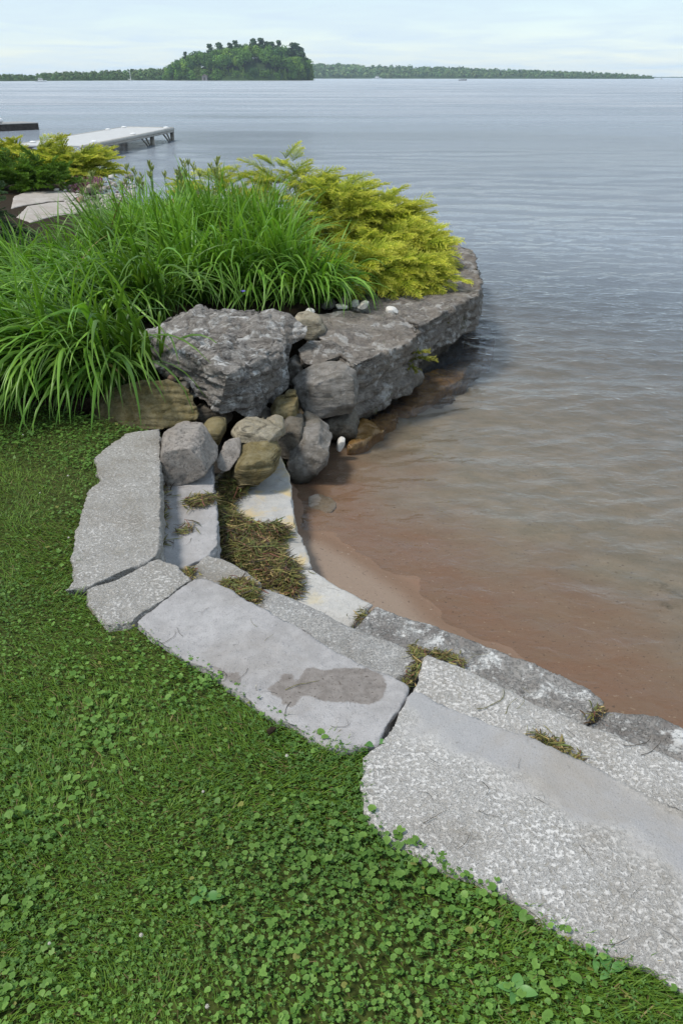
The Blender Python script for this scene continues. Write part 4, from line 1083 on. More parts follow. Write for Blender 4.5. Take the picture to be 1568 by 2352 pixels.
# ================================================================== DAYLILIES
def blade_curves(n, L, e0, bend, K=11, power=1.5):
    """centre lines in the x-z plane: rising at e0, bending over towards +x"""
    t = np.linspace(0, 1, K)
    C = np.zeros((n, K, 3))
    for j in range(1, K):
        e = e0 - bend * t[j] ** power
        C[:, j, 0] = C[:, j - 1, 0] + np.cos(e) * L / (K - 1)
        C[:, j, 2] = C[:, j - 1, 2] + np.sin(e) * L / (K - 1)
    return C, t
def blade_width(t): return np.minimum(1, 0.55 + t * 2.2) * np.clip((1 - t) * 2.6, 0.02, 1) ** 0.75
def blade_batch(n, L, e0, bend, az, root, w, base_col, tip_col, floor=None, power=1.5):
    C, t = blade_curves(n, L, e0, bend, power=power)
    K = C.shape[1]
    sway = RNG.normal(0, 0.10, n)
    C[:, :, 1] = sway[:, None] * (t ** 2)[None] * L[:, None]
    ca, sa = np.cos(az), np.sin(az)
    G = np.zeros_like(C)
    G[:, :, 0] = C[:, :, 0] * ca[:, None] - C[:, :, 1] * sa[:, None] + root[:, 0:1]
    G[:, :, 1] = C[:, :, 0] * sa[:, None] + C[:, :, 1] * ca[:, None] + root[:, 1:2]
    G[:, :, 2] = C[:, :, 2] + root[:, 2:3]
    if floor is not None: G[:, :, 2] = np.maximum(G[:, :, 2], floor + 0.01 * RNG.random((n, K)))
    d = np.gradient(G, axis=1); d /= np.linalg.norm(d, axis=2)[..., None] + 1e-9
    tw = RNG.normal(0, 0.35, n)
    side = np.stack([-sa, ca, np.zeros(n)], 1)[:, None].repeat(K, 1)
    up = np.cross(d, side); up /= np.linalg.norm(up, axis=2)[..., None] + 1e-9
    cs, sn_ = np.cos(tw)[:, None, None], np.sin(tw)[:, None, None]
    side, up = side * cs + up * sn_, up * cs - side * sn_
    W = w[:, None] * blade_width(t)[None]
    V, F, m = ribbons(G, W, side, 0.45, -up)
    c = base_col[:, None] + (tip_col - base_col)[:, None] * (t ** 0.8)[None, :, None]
    return V, F, np.repeat(c.reshape(-1, 3), m, 0)
def blade_cols(n):
    h = RNG.random(n)[:, None]
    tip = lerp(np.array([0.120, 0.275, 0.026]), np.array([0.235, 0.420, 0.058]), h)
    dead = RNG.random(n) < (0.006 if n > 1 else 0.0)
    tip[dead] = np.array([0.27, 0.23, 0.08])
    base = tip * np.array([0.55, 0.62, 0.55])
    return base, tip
# the pool of leaf shapes that the visible single leaves share
LEAF_POOL = []
for k in range(36):
    L = np.array([random.uniform(0.72, 1.06)]); e0 = np.array([R(random.uniform(58, 86))]); bd = np.array([R(random.uniform(95, 150))])
    b, tcol = blade_cols(1)
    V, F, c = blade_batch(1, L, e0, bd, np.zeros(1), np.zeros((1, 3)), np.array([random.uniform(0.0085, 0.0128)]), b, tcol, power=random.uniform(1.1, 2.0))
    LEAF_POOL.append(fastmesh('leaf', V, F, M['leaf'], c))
UP_POOL = []
for k in range(20):
    L = np.array([random.uniform(0.60, 0.92)]); e0 = np.array([R(random.uniform(70, 89))]); bd = np.array([R(random.uniform(20, 105))])
    b, tcol = blade_cols(1)
    V, F, c = blade_batch(1, L, e0, bd, np.zeros(1), np.zeros((1, 3)), np.array([random.uniform(0.007, 0.0105)]), b, tcol, power=random.uniform(1.6, 3.2))
    UP_POOL.append(fastmesh('leaf', V, F, M['leaf'], c))
GD = 'daylily clumps in the bed'
def daylily(u, v, h, az0, spread_, n_part, n_mass, label, upright=0.3, rad=0.17, lift=0.0):
    p = at(u, v, 0.0)
    r = empty('daylily_clump', (p.x, p.y, lift), label, 'daylily', GD)
    for k in range(n_part):
        pool = UP_POOL if random.random() < upright else LEAF_POOL
        o = link('leaf', random.choice(pool), r)
        az = az0 + random.gauss(0, spread_)
        q = rad * math.sqrt(random.random())
        o.location = (q * math.cos(az + random.uniform(-1.2, 1.2)), q * math.sin(az + random.uniform(-1.2, 1.2)), random.uniform(-0.02, 0.01))
        o.rotation_euler = (random.uniform(-0.10, 0.10), random.uniform(-0.12, 0.15), az)
        s = h * random.uniform(0.72, 1.08); o.scale = (s, s, s)
    n = n_mass
    az = az0 + RNG.normal(0, spread_ * 1.5, n)
    q = rad * np.sqrt(RNG.random(n)); qa = RNG.uniform(0, 6.283, n)
    root = np.stack([q * np.cos(qa), q * np.sin(qa), np.zeros(n)], 1)
    up_ = RNG.random(n) < max(upright, 0.25)
    b, tcol = blade_cols(n)
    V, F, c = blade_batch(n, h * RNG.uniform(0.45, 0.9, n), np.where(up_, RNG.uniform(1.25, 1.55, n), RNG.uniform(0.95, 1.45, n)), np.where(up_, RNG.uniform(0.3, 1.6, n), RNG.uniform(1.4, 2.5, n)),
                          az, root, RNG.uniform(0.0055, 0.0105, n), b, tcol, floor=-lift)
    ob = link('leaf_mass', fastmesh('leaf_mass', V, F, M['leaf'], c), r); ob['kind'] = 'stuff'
    return r
LD = math.pi * 1.24       # towards the lawn: left and forward
daylily(315, 862, 1.05, LD + 0.15, 0.55, 85, 130, 'daylily clump against the flank of the biggest boulder, leaves hanging over the olive layered rock', 0.10)
daylily(240, 885, 1.12, LD, 0.55, 95, 130, 'daylily clump spilling long leaves over the lawn beside the olive layered boulder', 0.08)
daylily(150, 892, 1.12, LD, 0.55, 95, 130, 'daylily clump at the lawn edge, second from the picture side', 0.08)
daylily(55, 895, 1.12, LD, 0.6, 85, 120, 'daylily clump at the lawn edge nearest the picture side', 0.10)
daylily(-50, 890, 1.1, LD, 0.6, 60, 110, 'daylily clump at the lawn edge mostly out of frame', 0.10)
daylily(20, 755, 0.95, LD - 0.1, 0.7, 60, 130, 'daylily clump in the second row close to the picture side', 0.22)
daylily(130, 750, 0.98, LD - 0.05, 0.7, 70, 130, 'daylily clump in the second row behind the lawn-edge leaves', 0.22)
daylily(245, 740, 1.08, LD, 0.75, 75, 140, 'daylily clump in the second row left of the biggest boulder', 0.25)
daylily(345, 730, 1.1, LD + 0.2, 0.8, 75, 140, 'daylily clump directly behind the back corner of the biggest boulder', 0.28)
daylily(440, 690, 1.08, LD + 0.5, 0.9, 75, 150, 'daylily clump rising behind the top of the biggest boulder', 0.42)
daylily(540, 684, 1.08, LD + 1.0, 0.9, 75, 150, 'daylily clump with a violet bloom behind the biggest boulder', 0.45)
daylily(630, 682, 1.05, LD + 1.0, 0.9, 80, 150, 'tall upright daylily clump above the tan bedded stone', 0.55)
daylily(715, 690, 0.82, LD + 1.0, 0.8, 80, 120, 'daylily clump arching towards the white cobbles', 0.50)
daylily(750, 682, 0.62, LD + 1.4, 0.7, 50, 80, 'smaller daylily clump leaning into the golden juniper', 0.45)
daylily(60, 690, 0.92, LD - 0.1, 0.9, 30, 190, 'daylily clump in the third row in front of the pale path', 0.45)
daylily(170, 670, 0.93, LD, 0.9, 30, 200, 'daylily clump in the third row below the path stones', 0.5)
daylily(285, 640, 1.05, LD, 0.9, 35, 210, 'daylily clump in the third row below the budded stalks', 0.6)
daylily(395, 622, 1.1, LD + 0.4, 1.0, 35, 220, 'daylily clump in the middle of the bed with upright leaves', 0.65)
daylily(500, 612, 1.1, LD + 0.7, 1.0, 40, 220, 'daylily clump in the middle of the bed beneath the juniper tips', 0.7)
daylily(600, 612, 1.12, LD + 1.0, 1.0, 40, 220, 'tallest daylily clump beside the golden juniper', 0.75)
daylily(640, 626, 0.98, LD + 0.9, 0.9, 40, 180, 'daylily clump half buried in the golden juniper', 0.7)

daylily(330, 590, 0.95, LD + 0.2, 1.2, 20, 230, 'daylily clump in the back row just in front of the budded stalks', 0.8)
daylily(440, 585, 0.98, LD + 0.5, 1.2, 20, 230, 'daylily clump in the back row at the juniper tips', 0.8)
daylily(545, 582, 1.0, LD + 0.8, 1.2, 20, 230, 'daylily clump in the back row against the golden juniper', 0.8)

# --- stalks with buds behind them
M['bud'] = plain('bud', (0.24, 0.28, 0.08), 0.6, 0.3, 0.3, 60)
M['stalk'] = plain('stalk', (0.135, 0.245, 0.055), 0.55, 0.3, 0.25, 30)
bud_meshes = []
for k in range(4):
    mb = MB()
    for j in range(random.randint(5, 8)):
        a = random.uniform(0, 6.28); d = Vector((math.cos(a) * random.uniform(.2, .8), math.sin(a) * random.uniform(.2, .8), 1)).normalized()
        b0 = Vector((0, 0, random.uniform(-0.05, 0.0)))
        mb.bar(b0, b0 + d * 0.035, 0.003, 5, 0.005); mb.bar(b0 + d * 0.035, b0 + d * random.uniform(0.055, 0.075), 0.0085, 6, 0.002)
    bud_meshes.append(mb.mesh('bud_cluster', M['bud']))
stem_me = MB().bar((0, 0, 0), (0, 0, 1.0), 0.0045, 6, 0.0032).mesh('stem', M['stalk'])
for (u, v, n, h, lab) in ((262, 560, 9, .66, 'budded lily stalks above the pale path pebbles'), (330, 560, 11, .72, 'budded lily stalks in front of the open water left of the juniper tips'), (398, 556, 12, .74, 'dense budded lily stalks in the middle of the row'), (455, 552, 9, .76, 'budded lily stalks among the first juniper tips')):
    p = at(u, v, 0)
    r = empty('budded_lily', (p.x, p.y, 0), lab, 'lily', 'lily stalks with buds')
    for k in range(n):
        s = link('flower_stalk', stem_me, r)
        s.location = (random.uniform(-.24, .24), random.uniform(-.4, .3), 0)
        hh = h * random.uniform(0.85, 1.08); s.scale = (1, 1, hh)
        s.rotation_euler = (random.uniform(-.07, .07), random.uniform(-.07, .07), random.uniform(0, 6))
        b = link('bud_cluster', random.choice(bud_meshes), s); b.location = (0, 0, 1.0); b.scale = (1, 1, 1 / hh)
    nn_ = 150
    b_, t_ = blade_cols(nn_)
    az = RNG.uniform(0, 6.283, nn_); rr = np.stack([RNG.uniform(-.28, .28, nn_), RNG.uniform(-.4, .3, nn_), np.zeros(nn_)], 1)
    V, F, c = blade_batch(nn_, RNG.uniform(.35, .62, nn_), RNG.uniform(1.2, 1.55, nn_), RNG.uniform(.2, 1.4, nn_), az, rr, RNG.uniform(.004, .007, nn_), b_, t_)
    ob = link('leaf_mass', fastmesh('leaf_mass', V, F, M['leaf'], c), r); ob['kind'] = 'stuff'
# one violet bloom
M['violet'] = plain('violet_petal', (0.14, 0.13, 0.42), 0.5, 0.3, 0.2, 80)
p = aty(557, 672, 5.9)
r = empty('violet_flower', p, 'single small violet bloom in front of the daylily leaves', 'flower')
link('stem', MB().bar((0, 0.25, -p.z), (0, 0, 0), 0.002, 5).mesh('stem', M['stalk']), r)
for k in range(5):
    V, F = leaf_blade(0.028, 0.008, 0.5, 6, 0.2)
    if k == 0: pet = fastmesh('petal', V, F, M['violet'])
    o = link('petal', pet, r); o.rotation_euler = (0.3, -0.5, k * 1.257)

# ================================================================== JUNIPERS AND SHRUBS
def spray_mesh(name, length, n_side, droop, flat, colA, colB, colC, dens=1.0, needle=0.013):
    """a feathery branch along +x: curved axis, alternating side shoots, every shoot clothed in short pointed leaves;
    growth is darker towards the old wood and bright at the young tips (colA old, colB mid, colC tip)"""
    K = 12
    t = np.linspace(0, 1, K)
    ax = np.stack([length * t, 0.03 * np.sin(t * 5 + random.random() * 6) * length, length * (0.20 * t - droop * t ** 2.2)], 1)
    P, D, T = [], [], []
    def shoot(p0, d, L, t0, t1, n):
        d = d / np.linalg.norm(d)
        for j in range(n):
            s = (j + random.random()) / n
            q = p0 + d * L * s + np.array([0, 0, 0.10 * L * s - 0.16 * L * s * s])
            for _ in range(3):
                r = np.array([random.gauss(0, 1), random.gauss(0, 1), random.gauss(0.25, 0.8)])
                r -= d * (r @ d); r /= np.linalg.norm(r) + 1e-9
                P.append(q); D.append(d * 0.85 + r * random.uniform(0.2, 0.75)); T.append(t0 + (t1 - t0) * s)
    for k in range(int(n_side * dens)):
        s = 0.10 + 0.90 * (k + random.random()) / (n_side * dens)
        i = min(int(s * (K - 1)), K - 2); f = s * (K - 1) - i
        p0 = ax[i] * (1 - f) + ax[i + 1] * f
        d0 = ax[i + 1] - ax[i]; d0 /= np.linalg.norm(d0)
        sgn = 1 if k % 2 else -1
        L = length * (0.34 * (1 - s) ** 0.7 + 0.10) * random.uniform(0.7, 1.2)
        a = R(random.uniform(28, 55)) * sgn
        d = np.array([d0[0] * math.cos(a), math.sin(a), d0[2] + random.uniform(-0.25, 0.40) * (1 - flat)])
        shoot(p0, d, L, s * 0.55, min(1.0, 0.45 + s * 0.65), max(5, int(L / 0.010)))
    shoot(ax[-3], ax[-1] - ax[-3], length * 0.2, 0.85, 1.0, 14)
    P = np.array(P); D = np.array(D); T = np.array(T)
    D /= np.linalg.norm(D, axis=1)[:, None]
    n = len(P)
    r = RNG.normal(size=(n, 3)); s = np.cross(D, r); s /= np.linalg.norm(s, axis=1)[:, None] + 1e-9
    nl = needle * RNG.uniform(0.7, 1.4, n)[:, None]; w = 0.0036 * RNG.uniform(0.7, 1.3, n)[:, None] * (needle / 0.013)
    V = np.stack([P - s * w, P + s * w, P + D * nl], 1).reshape(-1, 3)
    F = np.arange(n * 3).reshape(n, 3)
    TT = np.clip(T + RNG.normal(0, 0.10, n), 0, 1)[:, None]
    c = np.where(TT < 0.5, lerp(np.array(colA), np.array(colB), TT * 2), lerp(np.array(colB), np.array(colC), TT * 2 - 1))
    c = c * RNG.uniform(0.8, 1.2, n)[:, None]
    return fastmesh(name, V, F, M['foliage'], np.repeat(c, 3, 0), smooth=False)
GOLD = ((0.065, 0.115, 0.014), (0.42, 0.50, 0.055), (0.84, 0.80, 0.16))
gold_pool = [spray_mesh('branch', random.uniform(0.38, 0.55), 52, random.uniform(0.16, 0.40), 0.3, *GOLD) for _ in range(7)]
wood_me = MB().bar((0, 0, 0), (1, 0, 0), 0.010, 6, 0.004).mesh('stem', M['bark'])
def juniper(name, label, cat, lobes, pool, group, wood=True, scale=1.0):
    """lobes: (base x, base y, base z, radius, height, azimuth, azimuth spread, number of branches)"""
    c0 = lobes[0]
    r = empty(name, (c0[0], c0[1], 0.0), label, cat, group)
    for (x, y, z, rad, hgt, az0, sp, n) in lobes:
        for k in range(n):
            f = (k + random.random()) / n                     # 0 = skirt, 1 = crest
            az = az0 + random.uniform(-sp, sp)
            el = lerp(-0.08, 0.52, f ** 1.3) + random.uniform(-0.12, 0.12)
            q = rad * (1 - 0.55 * f) * random.uniform(0.25, 0.95)
            o = link('branch', random.choice(pool), r)
            o.location = (x - c0[0] + q * math.cos(az), y - c0[1] + q * math.sin(az), z + hgt * f * random.uniform(0.55, 1.0) + 0.03)
            o.rotation_euler = (random.uniform(-0.5, 0.5), -el, az + random.uniform(-0.3, 0.3))
            s = scale * random.uniform(0.7, 1.15); o.scale = (s, s, s)
        if wood:
            for k in range(4):
                az = az0 + random.uniform(-sp, sp)
                o = link('stem', wood_me, r)
                o.location = (x - c0[0], y - c0[1], z); o.rotation_euler = (0, -random.uniform(0.2, 0.6), az); o.scale = (rad * 0.9, 1, 1)
    return r
a1 = at(815, 638, 0); a2 = at(890, 612, 0); a3 = at(860, 580, 0); a4 = at(770, 590, 0); a5 = at(930, 585, 0)
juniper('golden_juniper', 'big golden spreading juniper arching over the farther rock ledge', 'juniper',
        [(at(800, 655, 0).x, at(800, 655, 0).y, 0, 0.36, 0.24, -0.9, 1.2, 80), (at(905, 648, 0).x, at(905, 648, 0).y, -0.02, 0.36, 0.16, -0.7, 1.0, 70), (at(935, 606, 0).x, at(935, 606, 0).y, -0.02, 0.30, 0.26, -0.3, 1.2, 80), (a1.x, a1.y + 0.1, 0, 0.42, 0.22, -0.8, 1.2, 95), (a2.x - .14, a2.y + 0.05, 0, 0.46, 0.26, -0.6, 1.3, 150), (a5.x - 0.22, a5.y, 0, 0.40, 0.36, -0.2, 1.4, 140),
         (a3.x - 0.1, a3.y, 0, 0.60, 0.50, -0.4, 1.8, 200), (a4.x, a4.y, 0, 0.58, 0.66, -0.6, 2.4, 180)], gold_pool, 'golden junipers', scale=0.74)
b1 = at(700, 545, 0); b2 = at(655, 545, 0); b3 = at(520, 520, 0); b4 = at(480, 510, 0)
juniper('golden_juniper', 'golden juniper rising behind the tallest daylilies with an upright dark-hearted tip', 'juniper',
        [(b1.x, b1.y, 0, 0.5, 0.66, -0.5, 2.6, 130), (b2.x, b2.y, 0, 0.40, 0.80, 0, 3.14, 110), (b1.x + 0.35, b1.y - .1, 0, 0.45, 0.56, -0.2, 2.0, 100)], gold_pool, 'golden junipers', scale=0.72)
juniper('golden_juniper', 'golden juniper tips showing behind the lily buds in front of open water', 'juniper',
        [(b3.x, b3.y, 0, 0.55, 0.55, 0, 3.14, 80), (b4.x, b4.y, 0, 0.40, 0.55, 0, 3.14, 60)], gold_pool, 'golden junipers', scale=0.75)
far_pool = [spray_mesh('branch', random.uniform(0.40, 0.60), 34, random.uniform(0.16, 0.36), 0.3, *GOLD, needle=0.022) for _ in range(4)]
c1 = at(165, 408, 0); c2 = at(80, 400, 0); c3 = at(-20, 400, 0)
juniper('golden_juniper', 'golden juniper by the shore next to the white-topped dock', 'juniper',
        [(c1.x, c1.y, 0, 0.75, 0.34, -0.6, 2.2, 100), (c2.x, c2.y, 0, 0.85, 0.46, -0.8, 2.2, 100), (c3.x, c3.y, 0, 0.8, 0.46, -1.2, 2.2, 60)], far_pool, 'golden junipers', scale=1.0)
GREEN = ((0.055, 0.110, 0.014), (0.110, 0.215, 0.026), (0.180, 0.320, 0.045))
green_pool = [spray_mesh('branch', random.uniform(0.28, 0.42), 22, random.uniform(0.0, 0.15), 0.1, *GREEN, needle=0.026) for _ in range(4)]
d1 = at(110, 436, 0); d2 = at(40, 436, 0); d3 = at(-40, 440, 0)
juniper('feathery_shrub', 'feathery bright green shrub in front of the shore juniper', 'shrub',
        [(d1.x, d1.y, 0, 0.42, 0.34, 0, 3.14, 60), (d2.x, d2.y, 0, 0.50, 0.40, 0, 3.14, 70), (d3.x, d3.y, 0, 0.5, 0.5, 0, 3.14, 40)], green_pool, None, wood=False, scale=1.0)
BLUE = ((0.025, 0.050, 0.022), (0.045, 0.095, 0.040), (0.085, 0.150, 0.070))
blue_pool = [spray_mesh('branch', random.uniform(0.26, 0.40), 22, random.uniform(0.15, 0.35), 0.2, *BLUE, needle=0.020) for _ in range(3)]
e1 = at(-45, 560, 0)
juniper('conifer_shrub', 'dark blue-green conifer shrub at the picture edge left of the pale path', 'shrub', [(e1.x, e1.y, 0, 0.34, 0.72, 0, 3.14, 70)], blue_pool, None)
# seedling growing out of the ledge face, moss cushions
p = aty(905, 835, 5.62)
r = empty('juniper_seedling', p, 'little golden juniper seedling growing out of the ledge face above the water', 'seedling')
small_pool = [spray_mesh('branch', 0.20, 9, 0.25, 0.1, (0.05, 0.08, 0.012), (0.16, 0.18, 0.03), (0.34, 0.33, 0.07), needle=0.016) for _ in range(2)]
for az, el in ((-1.9, 0.5), (-1.2, 0.9), (-0.5, 0.5), (-1.0, 0.1), (-0.2, 0.2), (-2.4, 0.1)):
    o = link('branch', random.choice(small_pool), r); o.rotation_euler = (0, -el, az)
    s = random.uniform(1.1, 1.6); o.scale = (s, s, s)
M['moss'] = plain('moss', (0.10, 0.105, 0.015), 0.95, 0.1, 0.4, 160, 0.01)
for (u, v, Y, s, lab) in ((962, 756, 6.08, 0.026, 'yellow-green moss cushion at the outer corner of the nearer ledge'), (1030, 742, 6.35, 0.016, 'small moss tuft in the face of the farther ledge'), (875, 815, 5.55, 0.020, 'moss patch under the top edge of the nearer ledge')):
    p = aty(u, v, Y)
    pts = [p + Vector((random.uniform(-1, 1) * s, random.uniform(-1, 1) * s, random.uniform(-.6, .7) * s)) for _ in range(18)]
    rock('moss_cushion', [pts], 'moss', lab, 'moss', 'moss on the ledges', vox=0.006, amp=0.005, round_=1)

# ================================================================== THE PATH AND ITS STONES
GF = 'pale flat stones of the path'
M['flag'] = stone('path_sandstone', (0.460, 0.427, 0.390), (0.386, 0.351, 0.320), (0.331, 0.294, 0.260), pit=20, pit_lo=0.5, pit_hi=0.7, pit_amt=0.5, bump=0.004)
slab('path_stone', [(25, 478), (32, 450), (60, 440), (140, 437), (176, 444), (170, 458), (110, 462), (60, 470)], 0.012, 0.06, 'flag', 'pale flat path stone right below the feathery green shrub', GF, vox=0.016)
slab('path_stone', [(38, 498), (62, 473), (112, 465), (172, 461), (200, 468), (190, 486), (120, 496), (70, 510)], 0.012, 0.06, 'flag', 'bigger pale path stone in front, half covered by grass tips', GF, vox=0.016)
def far_stone(u, v, w, h, d, mat, label, cat='stone', group='stones along the path'):
    p = at(u, v, 0.0); Y = p.y
    k = 1830.0 / (Y * CT + EYE * ST)
    pts = []
    for _ in range(16):
        a = random.uniform(0, 6.28); e = random.uniform(-1, 1)
        pts.append(Vector((p.x + w / k / 2 * math.cos(a) * math.sqrt(1 - e * e), Y + d / 2 * math.sin(a), max(0.0, h / k / 2 * (1 + e)))))
    return rock('stone', [pts], mat, label, cat, group, vox=0.02, amp=0.010, round_=1)
far_stone(208, 446, 36, 24, 0.4, 'tan', 'tan boulder with a flat top at the inner end of the path')
far_stone(186, 466, 22, 16, 0.25, 'red_stone', 'pinkish stone in front of the tan path boulder')
far_stone(222, 478, 40, 14, 0.3, 'tan', 'low cream stone at the path, closest to the lily clump')
far_stone(131, 441, 14, 9, 0.2, 'white_stone', 'white round stone at the foot of the feathery shrub')
far_stone(152, 441, 10, 8, 0.2, 'white_stone', 'smaller white stone next to it under the feathery shrub')
far_stone(258, 414, 18, 12, 0.3, 'white_stone', 'white stone by the water behind the lily stalks')
far_stone(238, 440, 20, 10, 0.3, 'flag', 'pale grey stone behind the lilies')
far_stone(300, 412, 26, 12, 0.3, 'block_grey', 'grey stone at the water behind the lily stalks')
# gravel between the path stones and the pink ground cover behind
pb = bmesh.new()
for _ in range(420):
    u = random.uniform(150, 310); v = random.uniform(418, 484)
    p = at(u, v, 0.0)
    m = bmesh.ops.create_icosphere(pb, subdivisions=1, radius=random.uniform(0.018, 0.05))
    bmesh.ops.transform(pb, matrix=Matrix.Translation(p) @ Matrix.Diagonal((1, random.uniform(.6, 1.2), .6, 1)), verts=m['verts'])
me = bpy.data.meshes.new('path_gravel'); pb.to_mesh(me); pb.free()
N = NT('path_gravel'); c = N.mix(N.ramp(N.noise(N.pos(), 9, 2), 0.35, 0.65), (0.16, 0.13, 0.11), (0.50, 0.46, 0.42)); me.materials.append(N.done(N.principled(c, 0.9)))
tag(link('path_gravel', me), 'mixed pebbles strewn at the inner end of the path', 'gravel', kind='stuff')
n = 1500
P = [at(random.uniform(165, 235), random.uniform(412, 440), 0.02) for _ in range(n)]
P = np.array([[p.x, p.y, 0.02 + random.uniform(0, 0.07)] for p in P])
o1, o2 = RNG.normal(0, 0.022, (n, 3)), RNG.normal(0, 0.022, (n, 3))
V = np.stack([P, P + o1, P + o2], 1).reshape(-1, 3)
c = np.array([[0.26, 0.10, 0.16], [0.34, 0.17, 0.24], [0.10, 0.12, 0.04], [0.16, 0.07, 0.08]])[RNG.integers(0, 4, n)]
tag(link('creeping_thyme', fastmesh('creeping_thyme', V, np.arange(n * 3).reshape(n, 3), M['foliage'], np.repeat(c, 3, 0), smooth=False)), 'mat of pink-flowered creeping plants behind the path stones', 'ground cover', kind='stuff')

# ================================================================== DOCKS
M['deck'] = plain('pale_deck_boards', (0.50, 0.50, 0.49), 0.6, 0.3, 0.06, 3)
M['bumper'] = plain('weathered_edge_roll', (0.40, 0.385, 0.35), 0.6, 0.3, 0.12, 6)
M['rail'] = plain('galvanised_rail', (0.36, 0.345, 0.31), 0.5, 0.4, 0.15, 8)
M['post'] = plain('galvanised_post', (0.20, 0.18, 0.15), 0.5, 0.4, 0.25, 8)
M['white'] = plain('white_plastic', (0.78, 0.78, 0.77), 0.35, 0.5, 0.03, 5)
d0 = Vector((-7.0, 23.6, -0.05)); d1 = Vector((-6.15, 32.4, -0.05)); w = Vector((-2.0, 0.35, 0))
L = (d1 - d0).length; ax = (d1 - d0).normalized(); cr = w.normalized(); W2 = w.length
r = empty('dock', (d0.x, d0.y, WATER), 'white-topped dock on galvanised posts standing out into the lake', 'dock')
off = Vector((0, 0, 0)) - Vector((d0.x, d0.y, WATER))
rot = Matrix((ax, Vector((-ax.y, ax.x, 0)), Vector((0, 0, 1)))).transposed()
nb = 30
bw = L / nb
board = MB().box((0, 0, 0), (bw - 0.008, W2 - 0.12, 0.035), None, 0.004).mesh('deck_board', M['deck'])
for k in range(nb):
    p = d0 + ax * bw * (k + 0.5) + cr * (W2 / 2) + off
    o = link('deck_board', board, r); o.location = p; o.rotation_euler.z = math.atan2(ax.y, ax.x)
for side_, s in ((0.02, 1), (W2 - 0.02, -1)):
    a = d0 + cr * side_ + off; b = d1 + cr * side_ + off
    MB().bar(a + Vector((0, 0, -0.02)), b + Vector((0, 0, -0.02)), 0.055, 10).build('edge_roll', M['bumper'], r, True)
    MB().bar(a + Vector((0, 0, -0.10)) + cr * 0.02 * s, b + Vector((0, 0, -0.10)) + cr * 0.02 * s, 0.035, 8).build('rail', M['rail'], r, True)
MB().bar(d1 + off + Vector((0, 0, -0.02)), d1 + cr * W2 + off + Vector((0, 0, -0.02)), 0.06, 10).build('end_roll', M['bumper'], r, True)
MB().bar(d1 + off + Vector((0, 0, -0.10)), d1 + cr * W2 + off + Vector((0, 0, -0.10)), 0.035, 8).build('rail', M['rail'], r, True)
for y_ in (26.2, 30.0, 32.4):
    for side_ in (0.08, W2 - 0.08):
        f = (y_ - d0.y) / (d1.y - d0.y)
        p = d0 + ax * L * f + cr * side_ + off
        MB().bar(p + Vector((0, 0, -1.6)), p + Vector((0, 0, 0.0)), 0.075, 10).build('post', M['post'], r, True)
        for dd in (-0.75, -0.45):
            MB().bar(p + Vector((0, 0, -0.62)), p + ax * dd * 1.5 + Vector((0, 0, -0.12)), 0.028, 6).build('brace', M['post'], r)
for f, s in ((0.97, 0.1), (0.97, 0.9), (0.8, 0.93), (0.15, 0.08), (0.1, 0.9), (0.55, 0.1)):
    p = d0 + ax * L * f + cr * W2 * s + off
    MB().ball(p + Vector((0, 0, 0.04)), (0.10, 0.05, 0.03), 2).build('cleat', M['white'], r, True)

M['old_wood'] = plain('old_dark_timber', (0.06, 0.05, 0.045), 0.8, 0.2, 0.4, 12, 0.01)
M['grey_deck'] = plain('grey_timber_deck', (0.30, 0.29, 0.28), 0.7, 0.2, 0.15, 10)
q0 = Vector((-13.4, 39.2, WATER)); q1 = Vector((-16.5, 36.2, WATER)); dq = (q1 - q0).normalized(); nq = Vector((dq.y, -dq.x, 0))
if nq.y < 0: nq = -nq
r = empty('floating_dock', q0, 'low dark timber dock at the picture edge beyond the shore juniper', 'dock')
yaw = Matrix.Rotation(math.atan2(dq.y, dq.x), 3, 'Z')
Ld = 5.0
MB().box(dq * Ld / 2 + nq * 0.8 + Vector((0, 0, 0.10)), (Ld, 1.6, 0.30), yaw, 0.02).build('hull', M['old_wood'], r)
bme = MB().box((0, 0, 0), (0.19, 1.66, 0.03), None, 0.003).mesh('deck_board', M['grey_deck'])
for k in range(25):
    o = link('deck_board', bme, r); o.location = dq * (0.1 + k * 0.2) + nq * 0.8 + Vector((0, 0, 0.267)); o.rotation_euler.z = math.atan2(dq.y, dq.x)
for k, dd in ((0, 1.1), (1, 2.6)):
    o = MB().ball((0, 0, 0), (0.34, 0.17, 0.13), 3).build('fender', M['white'], None, True)
    p = q0 + dq * (dd + 0.6) + nq * 0.45 + Vector((0, 0, 0.40)); o.location = p; o.rotation_euler.z = math.atan2(dq.y, dq.x)
    tag(o, ('white fender lying on the dark dock nearer its outer end' if k == 0 else 'white fender on the dark dock cut by the picture edge'), 'fender', 'white fenders on the dark dock')
p = q0 + dq * 3.05 + nq * 0.5 + Vector((0, 0, 0.285))
r2 = empty('mooring_post', p, 'grey mooring post with a pink-red band on the dark dock', 'post')
MB().bar((0, 0, 0), (0, 0, 0.62), 0.10, 8).build('shaft', M['post'], r2, True)
MB().bar((0, 0, 0.18), (0, 0, 0.32), 0.125, 10).build('band', plain('faded_red', (0.55, 0.16, 0.17), 0.6), r2, True)

